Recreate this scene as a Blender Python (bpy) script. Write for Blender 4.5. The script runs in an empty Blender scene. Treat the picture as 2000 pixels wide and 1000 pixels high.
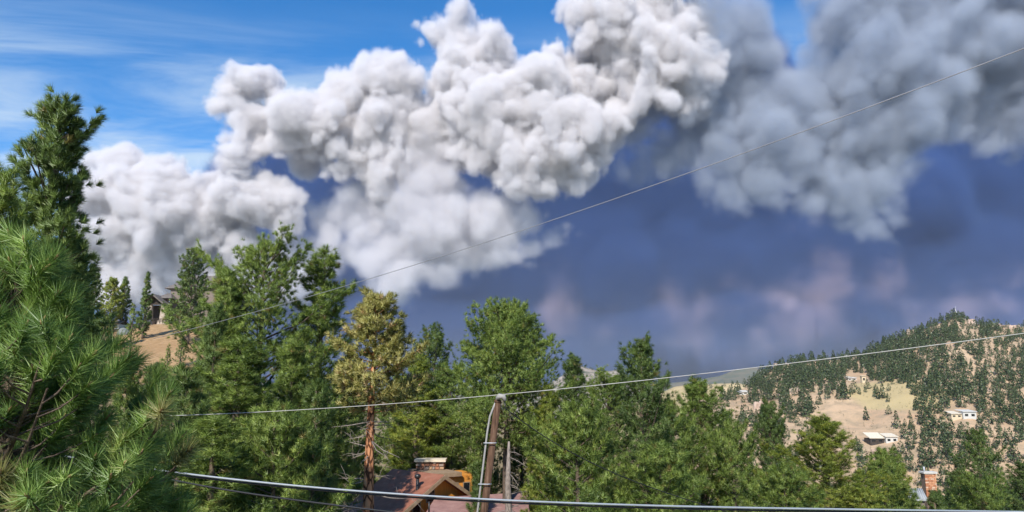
import bpy, math, random
import numpy as np
from mathutils import Vector, Matrix, noise as mnoise

C = bpy.context.scene
R = math.radians
COL = C.collection

# ------------------------------------------------------------------ camera
F = 1483.0                                   # focal length in pixels of the 2000 px wide photograph
PITCH = math.atan2(260, F)
def ray(x, y):
    a = (x - 1000) / F; b = (500 - y) / F; s, c = math.sin(PITCH), math.cos(PITCH)
    return Vector((a, c - b * s, s + b * c))
def at(x, y, Y):
    d = ray(x, y); return d * (Y / d.y)
def proj(p):
    s, c = math.sin(PITCH), math.cos(PITCH)
    f = p[1] * c + p[2] * s; v = -p[1] * s + p[2] * c
    return 1000 + F * p[0] / f, 500 - F * v / f
cam = bpy.data.objects.new('camera', bpy.data.cameras.new('camera')); COL.objects.link(cam)
cam.data.sensor_width = 36; cam.data.lens = 36 * F / 2000
cam.rotation_euler = (R(90) + PITCH, 0, 0); cam.data.clip_start = .05; cam.data.clip_end = 60000
C.camera = cam

# ------------------------------------------------------------------ sky and sun
SUN_EL, SUN_AZ = R(41), R(15)                # the sun stands behind the camera, a little to the left
SD = Vector((-math.sin(SUN_AZ) * math.cos(SUN_EL), -math.cos(SUN_AZ) * math.cos(SUN_EL), math.sin(SUN_EL)))
w = bpy.data.worlds.new('World'); C.world = w; w.use_nodes = True
nt = w.node_tree; bg = nt.nodes['Background']
def wn(t, **k):
    n = nt.nodes.new(t)
    for a, b in k.items(): setattr(n, a, b)
    return n
sky = wn('ShaderNodeTexSky', sky_type='NISHITA', sun_disc=False, sun_elevation=SUN_EL, altitude=2000, ozone_density=2.6, air_density=1.0, dust_density=.4)
sky.sun_rotation = math.atan2(SD.x, SD.y)
hs = wn('ShaderNodeHueSaturation'); hs.inputs['Saturation'].default_value = 1.33; hs.inputs['Value'].default_value = 1.4
nt.links.new(sky.outputs[0], hs.inputs['Color'])
# thin cirrus: streaky noise on the direction of view projected to a high level
tc = wn('ShaderNodeTexCoord'); sx = wn('ShaderNodeSeparateXYZ'); nt.links.new(tc.outputs['Generated'], sx.inputs[0])
mz_ = wn('ShaderNodeMath', operation='MAXIMUM'); nt.links.new(sx.outputs[2], mz_.inputs[0]); mz_.inputs[1].default_value = .04
dv = wn('ShaderNodeVectorMath', operation='DIVIDE'); nt.links.new(tc.outputs['Generated'], dv.inputs[0])
cmb = wn('ShaderNodeCombineXYZ')
for i in range(3): nt.links.new(mz_.outputs[0], cmb.inputs[i])
nt.links.new(cmb.outputs[0], dv.inputs[1])
mp = wn('ShaderNodeMapping'); mp.inputs['Scale'].default_value = (.55, 1.5, 0); mp.inputs['Rotation'].default_value = (0, 0, R(-14)); mp.inputs['Location'].default_value = (.35, .3, 0)
nt.links.new(dv.outputs[0], mp.inputs[0])
nz = wn('ShaderNodeTexNoise'); nz.inputs['Scale'].default_value = 1.1; nz.inputs['Detail'].default_value = 7; nz.inputs['Roughness'].default_value = .58; nz.inputs['Distortion'].default_value = .5
nt.links.new(mp.outputs[0], nz.inputs['Vector'])
rp = wn('ShaderNodeMapRange', interpolation_type='SMOOTHSTEP'); rp.inputs['From Min'].default_value = .36; rp.inputs['From Max'].default_value = .66
nt.links.new(nz.outputs[0], rp.inputs['Value'])
el = wn('ShaderNodeMapRange', interpolation_type='SMOOTHSTEP'); el.inputs['From Min'].default_value = .47; el.inputs['From Max'].default_value = .34; el.inputs['To Max'].default_value = .8
nt.links.new(sx.outputs[2], el.inputs['Value'])
mu = wn('ShaderNodeMath', operation='MULTIPLY'); nt.links.new(rp.outputs[0], mu.inputs[0]); nt.links.new(el.outputs[0], mu.inputs[1])
mx = wn('ShaderNodeMix', data_type='RGBA'); nt.links.new(mu.outputs[0], mx.inputs['Factor']); nt.links.new(hs.outputs[0], mx.inputs['A'])
mx.inputs['B'].default_value = (4.6, 5.6, 6.6, 1)
nt.links.new(mx.outputs['Result'], bg.inputs[0]); bg.inputs[1].default_value = .12
sl = bpy.data.lights.new('sun', 'SUN'); sl.energy = 5.0; sl.angle = R(.5); sl.color = (1, .95, .87)
so = bpy.data.objects.new('sun', sl); COL.objects.link(so); so.rotation_euler = SD.to_track_quat('Z', 'Y').to_euler()
C.view_settings.view_transform = 'Standard'; C.view_settings.look = 'None'; C.view_settings.gamma = 1
C.view_settings.use_curve_mapping = False; C.view_settings.exposure = .3
cy = C.cycles; cy.use_denoising = True; cy.max_bounces = 12; cy.diffuse_bounces = 3; cy.glossy_bounces = 2; cy.transmission_bounces = 3
cy.volume_bounces = 5; cy.use_adaptive_sampling = True; cy.adaptive_threshold = .02; cy.caustics_reflective = False; cy.caustics_refractive = False

rng = np.random.default_rng(5); random.seed(7)

# ------------------------------------------------------------------ helpers
def link(o, parent=None):
    COL.objects.link(o)
    if parent: o.parent = parent
    return o
def tag(o, label=None, cat=None, group=None, kind=None):
    if label: o['label'] = label
    if cat: o['category'] = cat
    if group: o['group'] = group
    if kind: o['kind'] = kind
    return o
def thing(name, loc, label, cat, group=None, rz=0):
    o = bpy.data.objects.new(name, None); COL.objects.link(o); o.location = loc; o.rotation_euler = (0, 0, rz); o.empty_display_size = .2
    return tag(o, label, cat, group)
def np_mesh(name, V, T, tone=None, mats=(), mat_idx=None, smooth=False, normals=None):
    """triangles (n,3) or quads (n,4) -> mesh"""
    V = np.asarray(V, np.float32); T = np.asarray(T, np.int32); k = T.shape[1]
    me = bpy.data.meshes.new(name)
    me.vertices.add(len(V)); me.vertices.foreach_set('co', V.ravel())
    me.loops.add(T.size); me.loops.foreach_set('vertex_index', T.ravel())
    me.polygons.add(len(T)); me.polygons.foreach_set('loop_start', np.arange(0, T.size, k, dtype=np.int32))
    if mat_idx is not None: me.polygons.foreach_set('material_index', np.asarray(mat_idx, np.int32))
    if smooth: me.polygons.foreach_set('use_smooth', np.ones(len(T), bool))
    for m in mats: me.materials.append(m)
    if tone is not None:
        a = me.attributes.new('tone', 'FLOAT', 'POINT'); a.data.foreach_set('value', np.asarray(tone, np.float32))
    me.validate()
    if normals is not None:
        a = me.attributes.new('custom_normal', 'FLOAT_VECTOR', 'POINT'); a.data.foreach_set('vector', np.asarray(normals, np.float32).ravel())
    me.update()
    return me
class MB:
    """collects polygons of one mesh"""
    def __init__(s): s.v = []; s.f = []; s.sm = []
    def poly(s, pts, smooth=False, normals=None):
        i = len(s.v); s.v += [tuple(p) for p in pts]; s.f.append(tuple(range(i, i + len(pts)))); s.sm.append(smooth)
    def hull(s, lo, hi):
        """a solid between two quads given in the same turning order (lo below hi)"""
        i = len(s.v); s.v += [tuple(p) for p in lo] + [tuple(p) for p in hi]; n = len(lo)
        s.f.append(tuple(range(i + n - 1, i - 1, -1))); s.f.append(tuple(range(i + n, i + 2 * n)))
        for k in range(n):
            j = (k + 1) % n; s.f.append((i + k, i + j, i + n + j, i + n + k))
        s.sm += [False] * (n + 2)
    def box(s, c, size, M=None):
        x, y, z = [q / 2 for q in size]; c = Vector(c)
        q = [Vector((-x, -y, 0)), Vector((x, -y, 0)), Vector((x, y, 0)), Vector((-x, y, 0))]
        lo = [p + Vector((0, 0, -z)) + c for p in q]; hi = [p + Vector((0, 0, z)) + c for p in q]
        if M is not None: lo = [M @ p for p in lo]; hi = [M @ p for p in hi]
        s.hull(lo, hi)
    def tube(s, pts, rad, n=8, cap=True):
        pts = [Vector(p) for p in pts]
        if not hasattr(rad, '__len__'): rad = [rad] * len(pts)
        rings = []; up = None
        for k, p in enumerate(pts):
            d = (pts[min(k + 1, len(pts) - 1)] - pts[max(k - 1, 0)]).normalized()
            if up is None: up = d.orthogonal().normalized()
            up = (up - d * up.dot(d)).normalized(); sd = d.cross(up)
            i = len(s.v)
            s.v += [tuple(p + (up * math.cos(a) + sd * math.sin(a)) * rad[k]) for a in [2 * math.pi * j / n for j in range(n)]]
            rings.append(i)
        for a, b in zip(rings, rings[1:]):
            for j in range(n):
                q = (j + 1) % n; s.f.append((a + j, a + q, b + q, b + j)); s.sm.append(True)
        if cap:
            s.f.append(tuple(range(rings[0] + n - 1, rings[0] - 1, -1))); s.f.append(tuple(range(rings[-1], rings[-1] + n))); s.sm += [False] * 2
        return s
    def mesh(s, name, mat):
        me = bpy.data.meshes.new(name); me.from_pydata(s.v, [], s.f)
        me.polygons.foreach_set('use_smooth', np.array(s.sm, bool))
        if mat: me.materials.append(mat)
        me.update(); return me
    def build(s, name, mat, parent=None):
        return link(bpy.data.objects.new(name, s.mesh(name, mat)), parent)

# ------------------------------------------------------------------ materials
def mat(name, rough=.85, spec=.2):
    m = bpy.data.materials.new(name); m.use_nodes = True; t = m.node_tree
    p = t.nodes['Principled BSDF']; p.inputs['Roughness'].default_value = rough; p.inputs['Specular IOR Level'].default_value = spec
    return m, t, p
def ramp(t, stops, src=None):
    r = t.nodes.new('ShaderNodeValToRGB'); e = r.color_ramp.elements
    while len(e) < len(stops): e.new(.5)
    for k, (p, c) in enumerate(stops): e[k].position = p; e[k].color = (*c, 1)
    if src: t.links.new(src, r.inputs[0])
    return r
def noise_tex(t, scale, detail=5, rough=.55, vec=None, stretch=None, coord='Object'):
    n = t.nodes.new('ShaderNodeTexNoise'); n.inputs['Scale'].default_value = scale; n.inputs['Detail'].default_value = detail; n.inputs['Roughness'].default_value = rough
    tc = t.nodes.new('ShaderNodeTexCoord'); o = tc.outputs[coord]
    if stretch:
        mp = t.nodes.new('ShaderNodeMapping'); mp.inputs['Scale'].default_value = stretch; t.links.new(o, mp.inputs[0]); o = mp.outputs[0]
    t.links.new(o, n.inputs['Vector']); return n
def bump(t, p, src, strength, dist):
    b = t.nodes.new('ShaderNodeBump'); b.inputs['Strength'].default_value = strength; b.inputs['Distance'].default_value = dist
    t.links.new(src, b.inputs['Height']); t.links.new(b.outputs[0], p.inputs['Normal'])
def noisy(name, stops, scale, rough=.85, spec=.2, stretch=None, bs=.0, bd=.02, detail=5):
    m, t, p = mat(name, rough, spec); n = noise_tex(t, scale, detail, .6, None, stretch)
    r = ramp(t, stops, n.outputs[0]); t.links.new(r.outputs[0], p.inputs['Base Color'])
    if bs: bump(t, p, n.outputs[0], bs, bd)
    return m
def needle_mat(name, stops, trans=.24):
    """needles: the colour follows the age of each spray (the tone attribute)"""
    m = bpy.data.materials.new(name); m.use_nodes = True; t = m.node_tree; t.nodes.clear()
    o = t.nodes.new('ShaderNodeOutputMaterial'); a = t.nodes.new('ShaderNodeAttribute'); a.attribute_name = 'tone'
    r = ramp(t, stops, a.outputs['Fac'])
    d = t.nodes.new('ShaderNodeBsdfDiffuse'); tr = t.nodes.new('ShaderNodeBsdfTranslucent'); g = t.nodes.new('ShaderNodeBsdfGlossy'); g.inputs['Roughness'].default_value = .45
    g.inputs['Color'].default_value = (.8, .85, .8, 1)
    x = t.nodes.new('ShaderNodeMixShader'); x.inputs[0].default_value = trans; x2 = t.nodes.new('ShaderNodeMixShader'); x2.inputs[0].default_value = .04
    for q in (d, tr): t.links.new(r.outputs[0], q.inputs['Color'])
    t.links.new(d.outputs[0], x.inputs[1]); t.links.new(tr.outputs[0], x.inputs[2]); t.links.new(x.outputs[0], x2.inputs[1]); t.links.new(g.outputs[0], x2.inputs[2])
    t.links.new(x2.outputs[0], o.inputs[0]); return m
BROWN = (.20, .115, .045)
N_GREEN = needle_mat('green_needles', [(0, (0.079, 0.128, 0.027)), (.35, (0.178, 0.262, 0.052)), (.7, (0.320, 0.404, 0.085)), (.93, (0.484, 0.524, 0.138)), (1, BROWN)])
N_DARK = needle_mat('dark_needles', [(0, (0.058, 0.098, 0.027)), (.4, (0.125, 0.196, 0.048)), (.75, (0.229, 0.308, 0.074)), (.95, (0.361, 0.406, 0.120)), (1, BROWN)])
N_YELLOW = needle_mat('yellow_green_needles', [(0, (0.103, 0.154, 0.028)), (.35, (0.228, 0.296, 0.046)), (.7, (0.399, 0.433, 0.068)), (.93, (0.547, 0.490, 0.103)), (1, BROWN)])
N_DRY = needle_mat('fading_needles', [(0, (.15, .17, .04)), (.3, (.31, .31, .08)), (.65, (.50, .45, .15)), (.9, (.66, .54, .25)), (1, (.50, .34, .17))])
N_NEAR = needle_mat('near_needles', [(0, (0.068, 0.131, 0.032)), (.35, (0.160, 0.274, 0.059)), (.7, (0.285, 0.422, 0.097)), (.95, (0.433, 0.547, 0.171)), (1, BROWN)], .4)
BARK = noisy('grey_brown_bark', [(.3, (.05, .038, .03)), (.55, (.13, .095, .07)), (.75, (.22, .17, .13))], 6, stretch=(3, 3, .7), bs=.6, bd=.05)
DEAD = noisy('dead_branch_wood', [(.3, (.13, .11, .10)), (.7, (.32, .27, .23))], 9)
TWIG = noisy('shoot_bark', [(.3, (.16, .10, .05)), (.7, (.36, .24, .12))], 30)
def plate_bark():
    m, t, p = mat('orange_plate_bark', .9, .1)
    tc = t.nodes.new('ShaderNodeTexCoord'); mp = t.nodes.new('ShaderNodeMapping'); mp.inputs['Scale'].default_value = (5.5, 5.5, 2.0); t.links.new(tc.outputs['Object'], mp.inputs[0])
    nn = noise_tex(t, 3, 4); ad = t.nodes.new('ShaderNodeVectorMath'); ad.operation = 'MULTIPLY_ADD'; ad.inputs[1].default_value = (.5, .5, .5)
    t.links.new(nn.outputs['Color'], ad.inputs[0]); t.links.new(mp.outputs[0], ad.inputs[2])
    v = t.nodes.new('ShaderNodeTexVoronoi'); v.feature = 'DISTANCE_TO_EDGE'; v.inputs['Scale'].default_value = 1; t.links.new(ad.outputs[0], v.inputs['Vector'])
    r = ramp(t, [(0, (.07, .035, .022)), (.06, (.14, .06, .03)), (.14, (.58, .27, .13)), (.5, (.68, .37, .20))], v.outputs['Distance'])
    n2 = noise_tex(t, 1.3, 6); r2 = ramp(t, [(.35, (.6, .6, .62)), (.65, (1.05, 1, .95))], n2.outputs[0])
    x = t.nodes.new('ShaderNodeMix'); x.data_type = 'RGBA'; x.blend_type = 'MULTIPLY'; x.inputs['Factor'].default_value = 1
    t.links.new(r.outputs[0], x.inputs['A']); t.links.new(r2.outputs[0], x.inputs['B']); t.links.new(x.outputs['Result'], p.inputs['Base Color'])
    bump(t, p, r.outputs[0], .8, .06); return m
PLATE = plate_bark()
M_GRASS = None
def ground_mat(name, a, b, c, s1, s2, meadow=None):
    m, t, p = mat(name, .95, .05)
    n1 = noise_tex(t, s1, 6, .6); n2 = noise_tex(t, s2, 8, .7)
    r1 = ramp(t, [(.35, a), (.6, b)], n1.outputs[0]); r2 = ramp(t, [(.42, (0, 0, 0)), (.62, (1, 1, 1))], n2.outputs[0])
    x = t.nodes.new('ShaderNodeMix'); x.data_type = 'RGBA'; t.links.new(r2.outputs[0], x.inputs['Factor']); t.links.new(r1.outputs[0], x.inputs['A']); x.inputs['B'].default_value = (*c, 1)
    out = x.outputs['Result']
    if meadow:
        (mxx, myy, rx, ry, colr) = meadow
        tc = t.nodes.new('ShaderNodeTexCoord'); mp = t.nodes.new('ShaderNodeMapping'); mp.vector_type = 'POINT'
        mp.inputs['Scale'].default_value = (1 / rx, 1 / ry, 0); mp.inputs['Location'].default_value = (-mxx / rx, -myy / ry, 0); t.links.new(tc.outputs['Object'], mp.inputs[0])
        ln = t.nodes.new('ShaderNodeVectorMath'); ln.operation = 'LENGTH'; t.links.new(mp.outputs[0], ln.inputs[0])
        n3 = noise_tex(t, .05, 5); ad = t.nodes.new('ShaderNodeMath'); ad.operation = 'ADD'; t.links.new(ln.outputs['Value'], ad.inputs[0]); t.links.new(n3.outputs[0], ad.inputs[1])
        mr = t.nodes.new('ShaderNodeMapRange'); mr.interpolation_type = 'SMOOTHSTEP'; mr.inputs['From Min'].default_value = 1.6; mr.inputs['From Max'].default_value = 1.25; t.links.new(ad.outputs[0], mr.inputs['Value'])
        x2 = t.nodes.new('ShaderNodeMix'); x2.data_type = 'RGBA'; t.links.new(mr.outputs[0], x2.inputs['Factor']); t.links.new(out, x2.inputs['A']); x2.inputs['B'].default_value = (*colr, 1); out = x2.outputs['Result']
    t.links.new(out, p.inputs['Base Color']); bump(t, p, n2.outputs[0], .5, 1.0); return m
G_GROUND = ground_mat('dry_meadow', (.30, .215, .115), (.36, .26, .15), (.19, .16, .075), .02, .6)
G_FIELD = ground_mat('tan_field', (.36, .225, .12), (.44, .29, .16), (.30, .19, .095), .05, .9)
PLAIN = {}
def plain(name, c, rough=.7, spec=.3, metal=0):
    if name in PLAIN: return PLAIN[name]
    m = noisy(name, [(.3, tuple(q * .85 for q in c)), (.7, tuple(min(1, q * 1.1) for q in c))], 3, rough, spec)
    if metal: m.node_tree.nodes['Principled BSDF'].inputs['Metallic'].default_value = metal
    PLAIN[name] = m; return m

# ------------------------------------------------------------------ terrain
PY = [-60, 0, 10, 30, 60, 120, 250, 450, 900, 2000, 6000]
PZ = [-3, -4.2, -5, -9.5, -13.5, -24, -45, -62, -72, -66, -60]
HY = [-60, 0, 12, 30, 60, 100, 135, 160, 183, 215, 300, 600, 1200, 6000]
zt = at(320, 626, 183).z
HZ = [-3, -4.2, -5.5, -9, -7, -2.5, 2.5, 9.5, zt, zt + 1.0, zt - 4, zt - 30, -60, -60]
def ss(a, b, x):
    t = min(1, max(0, (x - a) / (b - a))); return t * t * (3 - 2 * t)
def ground_z(x, y):
    u = x / max(y, 8)
    k = 1 - ss(-.42, -.17, u)
    z = np.interp(y, PY, PZ) * (1 - k) + np.interp(y, HY, HZ) * k
    return float(z) + mnoise.noise(Vector((x * .03, y * .03, 0))) * min(1.2, max(0, y) * .006) + .15 * mnoise.noise(Vector((x * .2, y * .2, 3)))
ys = np.r_[np.linspace(-60, 30, 46), np.linspace(32, 260, 130), np.geomspace(264, 5600, 90)]
us = np.linspace(-1, 1, 221)
V = []; T = []
for y in ys:
    hw = 60 + max(0, y) * 1.25
    hw = min(hw, 5000)
    for u in us:
        x = u * hw; V.append((x, y, ground_z(x, y)))
nu = len(us)
for j in range(len(ys) - 1):
    for i in range(nu - 1):
        a = j * nu + i; T.append((a, a + 1, a + nu + 1, a + nu))
cen = np.array(V)[np.array(T)].mean(1)
field = (cen[:, 0] / np.maximum(cen[:, 1], 8) < -.30) & (cen[:, 1] > 110) & (cen[:, 1] < 400)
g = link(bpy.data.objects.new('ground', np_mesh('ground', V, T, mats=(G_GROUND, G_FIELD), mat_idx=field.astype(int), smooth=True)))
tag(g, kind='structure')

RIDGE_PX = [(1200, 885, 640), (1300, 830, 660), (1375, 775, 700), (1405, 776, 720), (1450, 760, 760), (1480, 743, 780), (1505, 724, 800), (1560, 708, 810), (1600, 704, 815), (1660, 701, 825), (1690, 694, 835), (1720, 678, 845), (1760, 659, 855), (1800, 645, 865), (1840, 629, 875), (1866, 618, 880), (1880, 620, 880), (1905, 632, 880), (1950, 640, 885), (2000, 638, 890), (2060, 645, 900), (2200, 660, 920), (2500, 700, 940), (3000, 740, 950)]
RU, RY, RZ = [], [], []
for px, py, Y in RIDGE_PX:
    p = at(px, py, Y); RU.append(p.x / Y); RY.append(Y); RZ.append(p.z)
YF = 430.0
def mountain_point(u, t):
    Yr = float(np.interp(u, RU, RY)); zr = float(np.interp(u, RU, RZ))
    Y = YF + t * (Yr - YF); x = u * Y
    zf = -64.0
    if t <= 1:
        s = t ** .93 + .05 * math.sin(math.pi * t)
        z = zf + (zr - zf) * s
        amp = math.sin(math.pi * min(1, max(0, t))) 
        z += amp * (7 * mnoise.noise(Vector((x * .011, Y * .007, 1))) + 3 * mnoise.noise(Vector((x * .03, Y * .03, 2))) + 1.0 * mnoise.noise(Vector((x * .1, Y * .1, 2))))
        z += t * .8 * mnoise.noise(Vector((x * .12, 0, 5)))
    else:
        z = zr - (t - 1) * 2.2 * (zr + 70) * .5 - (t - 1) * 40
    return Vector((x, Y, z))
mu_ = np.linspace(RU[0], RU[-1], 240); mt_ = np.r_[np.linspace(0, 1, 90), np.linspace(1.03, 2.0, 14)]
V = [tuple(mountain_point(u, t)) for t in mt_ for u in mu_]; n = len(mu_)
T = [(j * n + i, j * n + i + 1, j * n + n + i + 1, j * n + n + i) for j in range(len(mt_) - 1) for i in range(n - 1)]
def on_mountain(px, py):
    """the point of the slope seen at photo point (px, py)"""
    d = ray(px, py)
    for k in range(400):
        Y = 430 + k * 1.3; p = d * (Y / d.y); u = p.x / Y; Yr = float(np.interp(u, RU, RY)); t_ = (Y - YF) / (Yr - YF)
        if t_ > 1: break
        if mountain_point(u, t_).z >= p.z: return p
    return mountain_point(d.x / d.y, 1.0)
mp_ = on_mountain(1745, 764)
G_MTN = ground_mat('dry_mountain_slope', (.45, .30, .185), (.52, .375, .24), (.34, .255, .165), .012, .09, (mp_.x, mp_.y, 34, 60, (.44, .345, .18)))
tag(link(bpy.data.objects.new('mountain', np_mesh('mountain', V, T, mats=(G_MTN,), smooth=True))), kind='structure')

def ridge(name, pts, Y, front, back, material, rough=4.0, zbase=-75, nu=160, ns=14, fr=.02):
    """a range of hills: crest line through pts at distance Y, slopes to both sides"""
    P = [at(px, py, Y) for px, py in pts]; xs = [p.x for p in P]; zs = [p.z for p in P]
    X = np.linspace(xs[0], xs[-1], nu); ts = np.r_[np.linspace(-1, 0, ns), np.linspace(.12, 1, 8)]
    V = []
    for t in ts:
        for x in X:
            zc = float(np.interp(x, xs, zs)); k = 1 - abs(t) ** 1.1
            y = Y + (t * front if t < 0 else t * back)
            z = zbase + (zc - zbase) * k + rough * math.sqrt(max(0, k)) * (mnoise.noise(Vector((x * fr, y * fr * .7, 7))) + .5 * mnoise.noise(Vector((x * fr * 3, y * fr * 2, 3))))
            V.append((x * (y / Y if t < 0 else 1), y, z))
    n = len(X)
    T = [(j * n + i, j * n + i + 1, j * n + n + i + 1, j * n + n + i) for j in range(len(ts) - 1) for i in range(n - 1)]
    return tag(link(bpy.data.objects.new(name, np_mesh(name, V, T, mats=(material,), smooth=True))), kind='structure')
G_TAN = ground_mat('golden_hill', (.50, .38, .20), (.58, .45, .26), (.42, .33, .17), .006, .04)
G_ROCKY = ground_mat('rocky_hill', (.34, .27, .21), (.44, .37, .31), (.06, .08, .045), .008, .022)
G_FAR = ground_mat('wooded_range', (.05, .07, .05), (.09, .10, .06), (.14, .12, .08), .002, .01)
ridge('golden_hill', [(1060, 850), (1180, 810), (1280, 772), (1316, 755), (1345, 752), (1395, 750), (1440, 748), (1470, 754), (1540, 790), (1640, 850)], 1350, 420, 300, G_TAN, 1.5)
ridge('rocky_hill', [(960, 815), (1020, 780), (1080, 745), (1126, 716), (1150, 720), (1175, 724), (1205, 722), (1235, 742), (1300, 770), (1360, 800)], 2300, 700, 500, G_ROCKY, 5, fr=.012)
ridge('far_range', [(-900, 752), (300, 745), (1000, 756), (1290, 750), (1370, 744), (1400, 735), (1440, 722), (1470, 720), (1500, 728), (1560, 742), (1700, 748), (2900, 750)], 5100, 900, 350, G_FAR, 14, nu=260, fr=.004)

# ------------------------------------------------------------------ smoke
def lattice_noise(shape, cells, rng):
    """smooth random field over the grid: a random lattice, enlarged"""
    n = [max(2, int(math.ceil(s / cells)) + 2) for s in shape]
    a = rng.random(n, dtype=np.float32) * 2 - 1
    for ax in range(3):
        t = np.arange(shape[ax], dtype=np.float32) / cells
        i = t.astype(int); f = t - i; f = f * f * (3 - 2 * f)
        sh = [1, 1, 1]; sh[ax] = -1; f = f.reshape(sh).astype(np.float32)
        a = np.take(a, i, axis=ax) * (1 - f) + np.take(a, i + 1, axis=ax) * f
    return a
def smoke_volume(name, puffs, Y0, vox, material, levels, soft, warp, billow, label, cell=26, front=.35):
    """billows (photo x, y, radius and depth offset) -> density grid -> volume held by the object"""
    rng = np.random.default_rng(sum(map(ord, name)))
    S = []
    for (x, y, r, dy) in puffs:
        S.append((np.array(at(x, y, Y0 + dy)), r * (Y0 + dy) / F))
    cur = S[:]; every = S[:]
    for (n, k, out) in levels:
        nxt = []
        for c, r in cur:
            for q in range(n):
                d = rng.normal(size=3); d[1] -= front; d /= np.linalg.norm(d)
                nxt.append((c + d * r * out * rng.uniform(.85, 1.1), r * k * rng.uniform(.55, 1.3)))
        every += nxt; cur = nxt
    P = np.array([np.r_[c, r] for c, r in every])
    m = soft + 3 * vox + warp + billow
    lo = (P[:, :3] - P[:, 3:]).min(0) - warp - 4 * vox; hi = (P[:, :3] + P[:, 3:]).max(0) + warp + 4 * vox
    n = np.ceil((hi - lo) / vox).astype(int) + 1; hi = lo + (n - 1) * vox
    phi = np.full(n, billow * 2 + soft + 4 * vox, np.float32)
    Wp = [lattice_noise(n, cell, rng) * warp + lattice_noise(n, cell / 2.6, rng) * (warp * .4) for _ in range(3)]
    ax = [(lo[i] + np.arange(n[i]) * vox).astype(np.float32) for i in range(3)]
    for x, y, z, r in P:
        a = [max(0, int((v - r - m - lo[i]) / vox)) for i, v in enumerate((x, y, z))]
        b = [int((v + r + m - lo[i]) / vox) + 2 for i, v in enumerate((x, y, z))]
        q = (slice(a[0], b[0]), slice(a[1], b[1]), slice(a[2], b[2]))
        X = (ax[0][q[0]] - x)[:, None, None] + Wp[0][q]; Yy = (ax[1][q[1]] - y)[None, :, None] + Wp[1][q]; Z = (ax[2][q[2]] - z)[None, None, :] + Wp[2][q]
        s = phi[q]; np.minimum(s, np.sqrt(X * X + Yy * Yy + Z * Z) - r, out=s)
    del Wp
    for c, k in ((cell * 1.0, 1), (cell * .45, .6), (cell * .21, .36), (cell * .1, .22), (cell * .055, .11)):
        phi += (.45 - np.abs(lattice_noise(n, c, rng)) * 1.6) * (billow * k)
    phi += lattice_noise(n, 2.2, rng) * (billow * .07)
    t = np.clip(-phi / soft, 0, 1); den = (t * t * (3 - 2 * t)).astype(np.float32)
    for k in range(3):
        e = [slice(None)] * 3
        for j in (0, -1):
            e[k] = j; den[tuple(e)] = 0
    me = bpy.data.meshes.new(name); me.vertices.add(den.size)
    me.attributes.new('grid', 'FLOAT', 'POINT').data.foreach_set('value', den.ravel())
    ob = link(bpy.data.objects.new(name, me))
    ng = bpy.data.node_groups.new(name, 'GeometryNodeTree')
    ng.interface.new_socket('Geometry', in_out='INPUT', socket_type='NodeSocketGeometry')
    ng.interface.new_socket('Geometry', in_out='OUTPUT', socket_type='NodeSocketGeometry')
    N = ng.nodes.new; L = ng.links.new
    gi = N('NodeGroupInput'); go = N('NodeGroupOutput'); vc = N('GeometryNodeVolumeCube'); pos = N('GeometryNodeInputPosition')
    def vm(op, src, val):
        q = N('ShaderNodeVectorMath'); q.operation = op; L(src, q.inputs[0])
        if op == 'SCALE': q.inputs['Scale'].default_value = val
        elif val is not None: q.inputs[1].default_value = val
        return q.outputs[0]
    sp = N('ShaderNodeSeparateXYZ')
    L(vm('FLOOR', vm('ADD', vm('SCALE', vm('SUBTRACT', pos.outputs[0], lo), 1 / vox), (.5, .5, .5)), None), sp.inputs[0])
    def im(op, a, b):
        i = N('FunctionNodeIntegerMath'); i.operation = op; L(a, i.inputs[0])
        if isinstance(b, int): i.inputs[1].default_value = b
        else: L(b, i.inputs[1])
        return i.outputs[0]
    def index(o, top):
        q = N('FunctionNodeFloatToInt'); L(o, q.inputs[0]); return im('MINIMUM', im('MAXIMUM', q.outputs[0], 0), int(top))
    ix, iy, iz = [index(sp.outputs[k], n[k] - 1) for k in range(3)]
    idx = im('ADD', im('MULTIPLY', im('ADD', im('MULTIPLY', ix, int(n[1])), iy), int(n[2])), iz)
    na = N('GeometryNodeInputNamedAttribute'); na.data_type = 'FLOAT'; na.inputs['Name'].default_value = 'grid'
    si = N('GeometryNodeSampleIndex'); si.data_type = 'FLOAT'; si.domain = 'POINT'
    L(gi.outputs[0], si.inputs['Geometry']); L(na.outputs[0], si.inputs['Value']); L(idx, si.inputs['Index'])
    L(si.outputs[0], vc.inputs['Density'])
    vc.inputs['Min'].default_value = lo; vc.inputs['Max'].default_value = hi
    for k, q in zip('XYZ', n): vc.inputs['Resolution ' + k].default_value = int(q)
    sm = N('GeometryNodeSetMaterial'); sm.inputs['Material'].default_value = material
    L(vc.outputs[0], sm.inputs[0]); L(sm.outputs[0], go.inputs[0])
    ob.modifiers.new('grid', 'NODES').node_group = ng
    return tag(ob, label, 'smoke', kind='stuff')
def smoke_mat(name, color, density, step=1):
    m = bpy.data.materials.new(name); m.use_nodes = True; t = m.node_tree; t.nodes.clear()
    o = t.nodes.new('ShaderNodeOutputMaterial'); p = t.nodes.new('ShaderNodeVolumePrincipled')
    p.inputs['Color'].default_value = (*color, 1); p.inputs['Density'].default_value = density
    t.links.new(p.outputs[0], o.inputs['Volume']); m.cycles.volume_step_rate = step; return m
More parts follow.
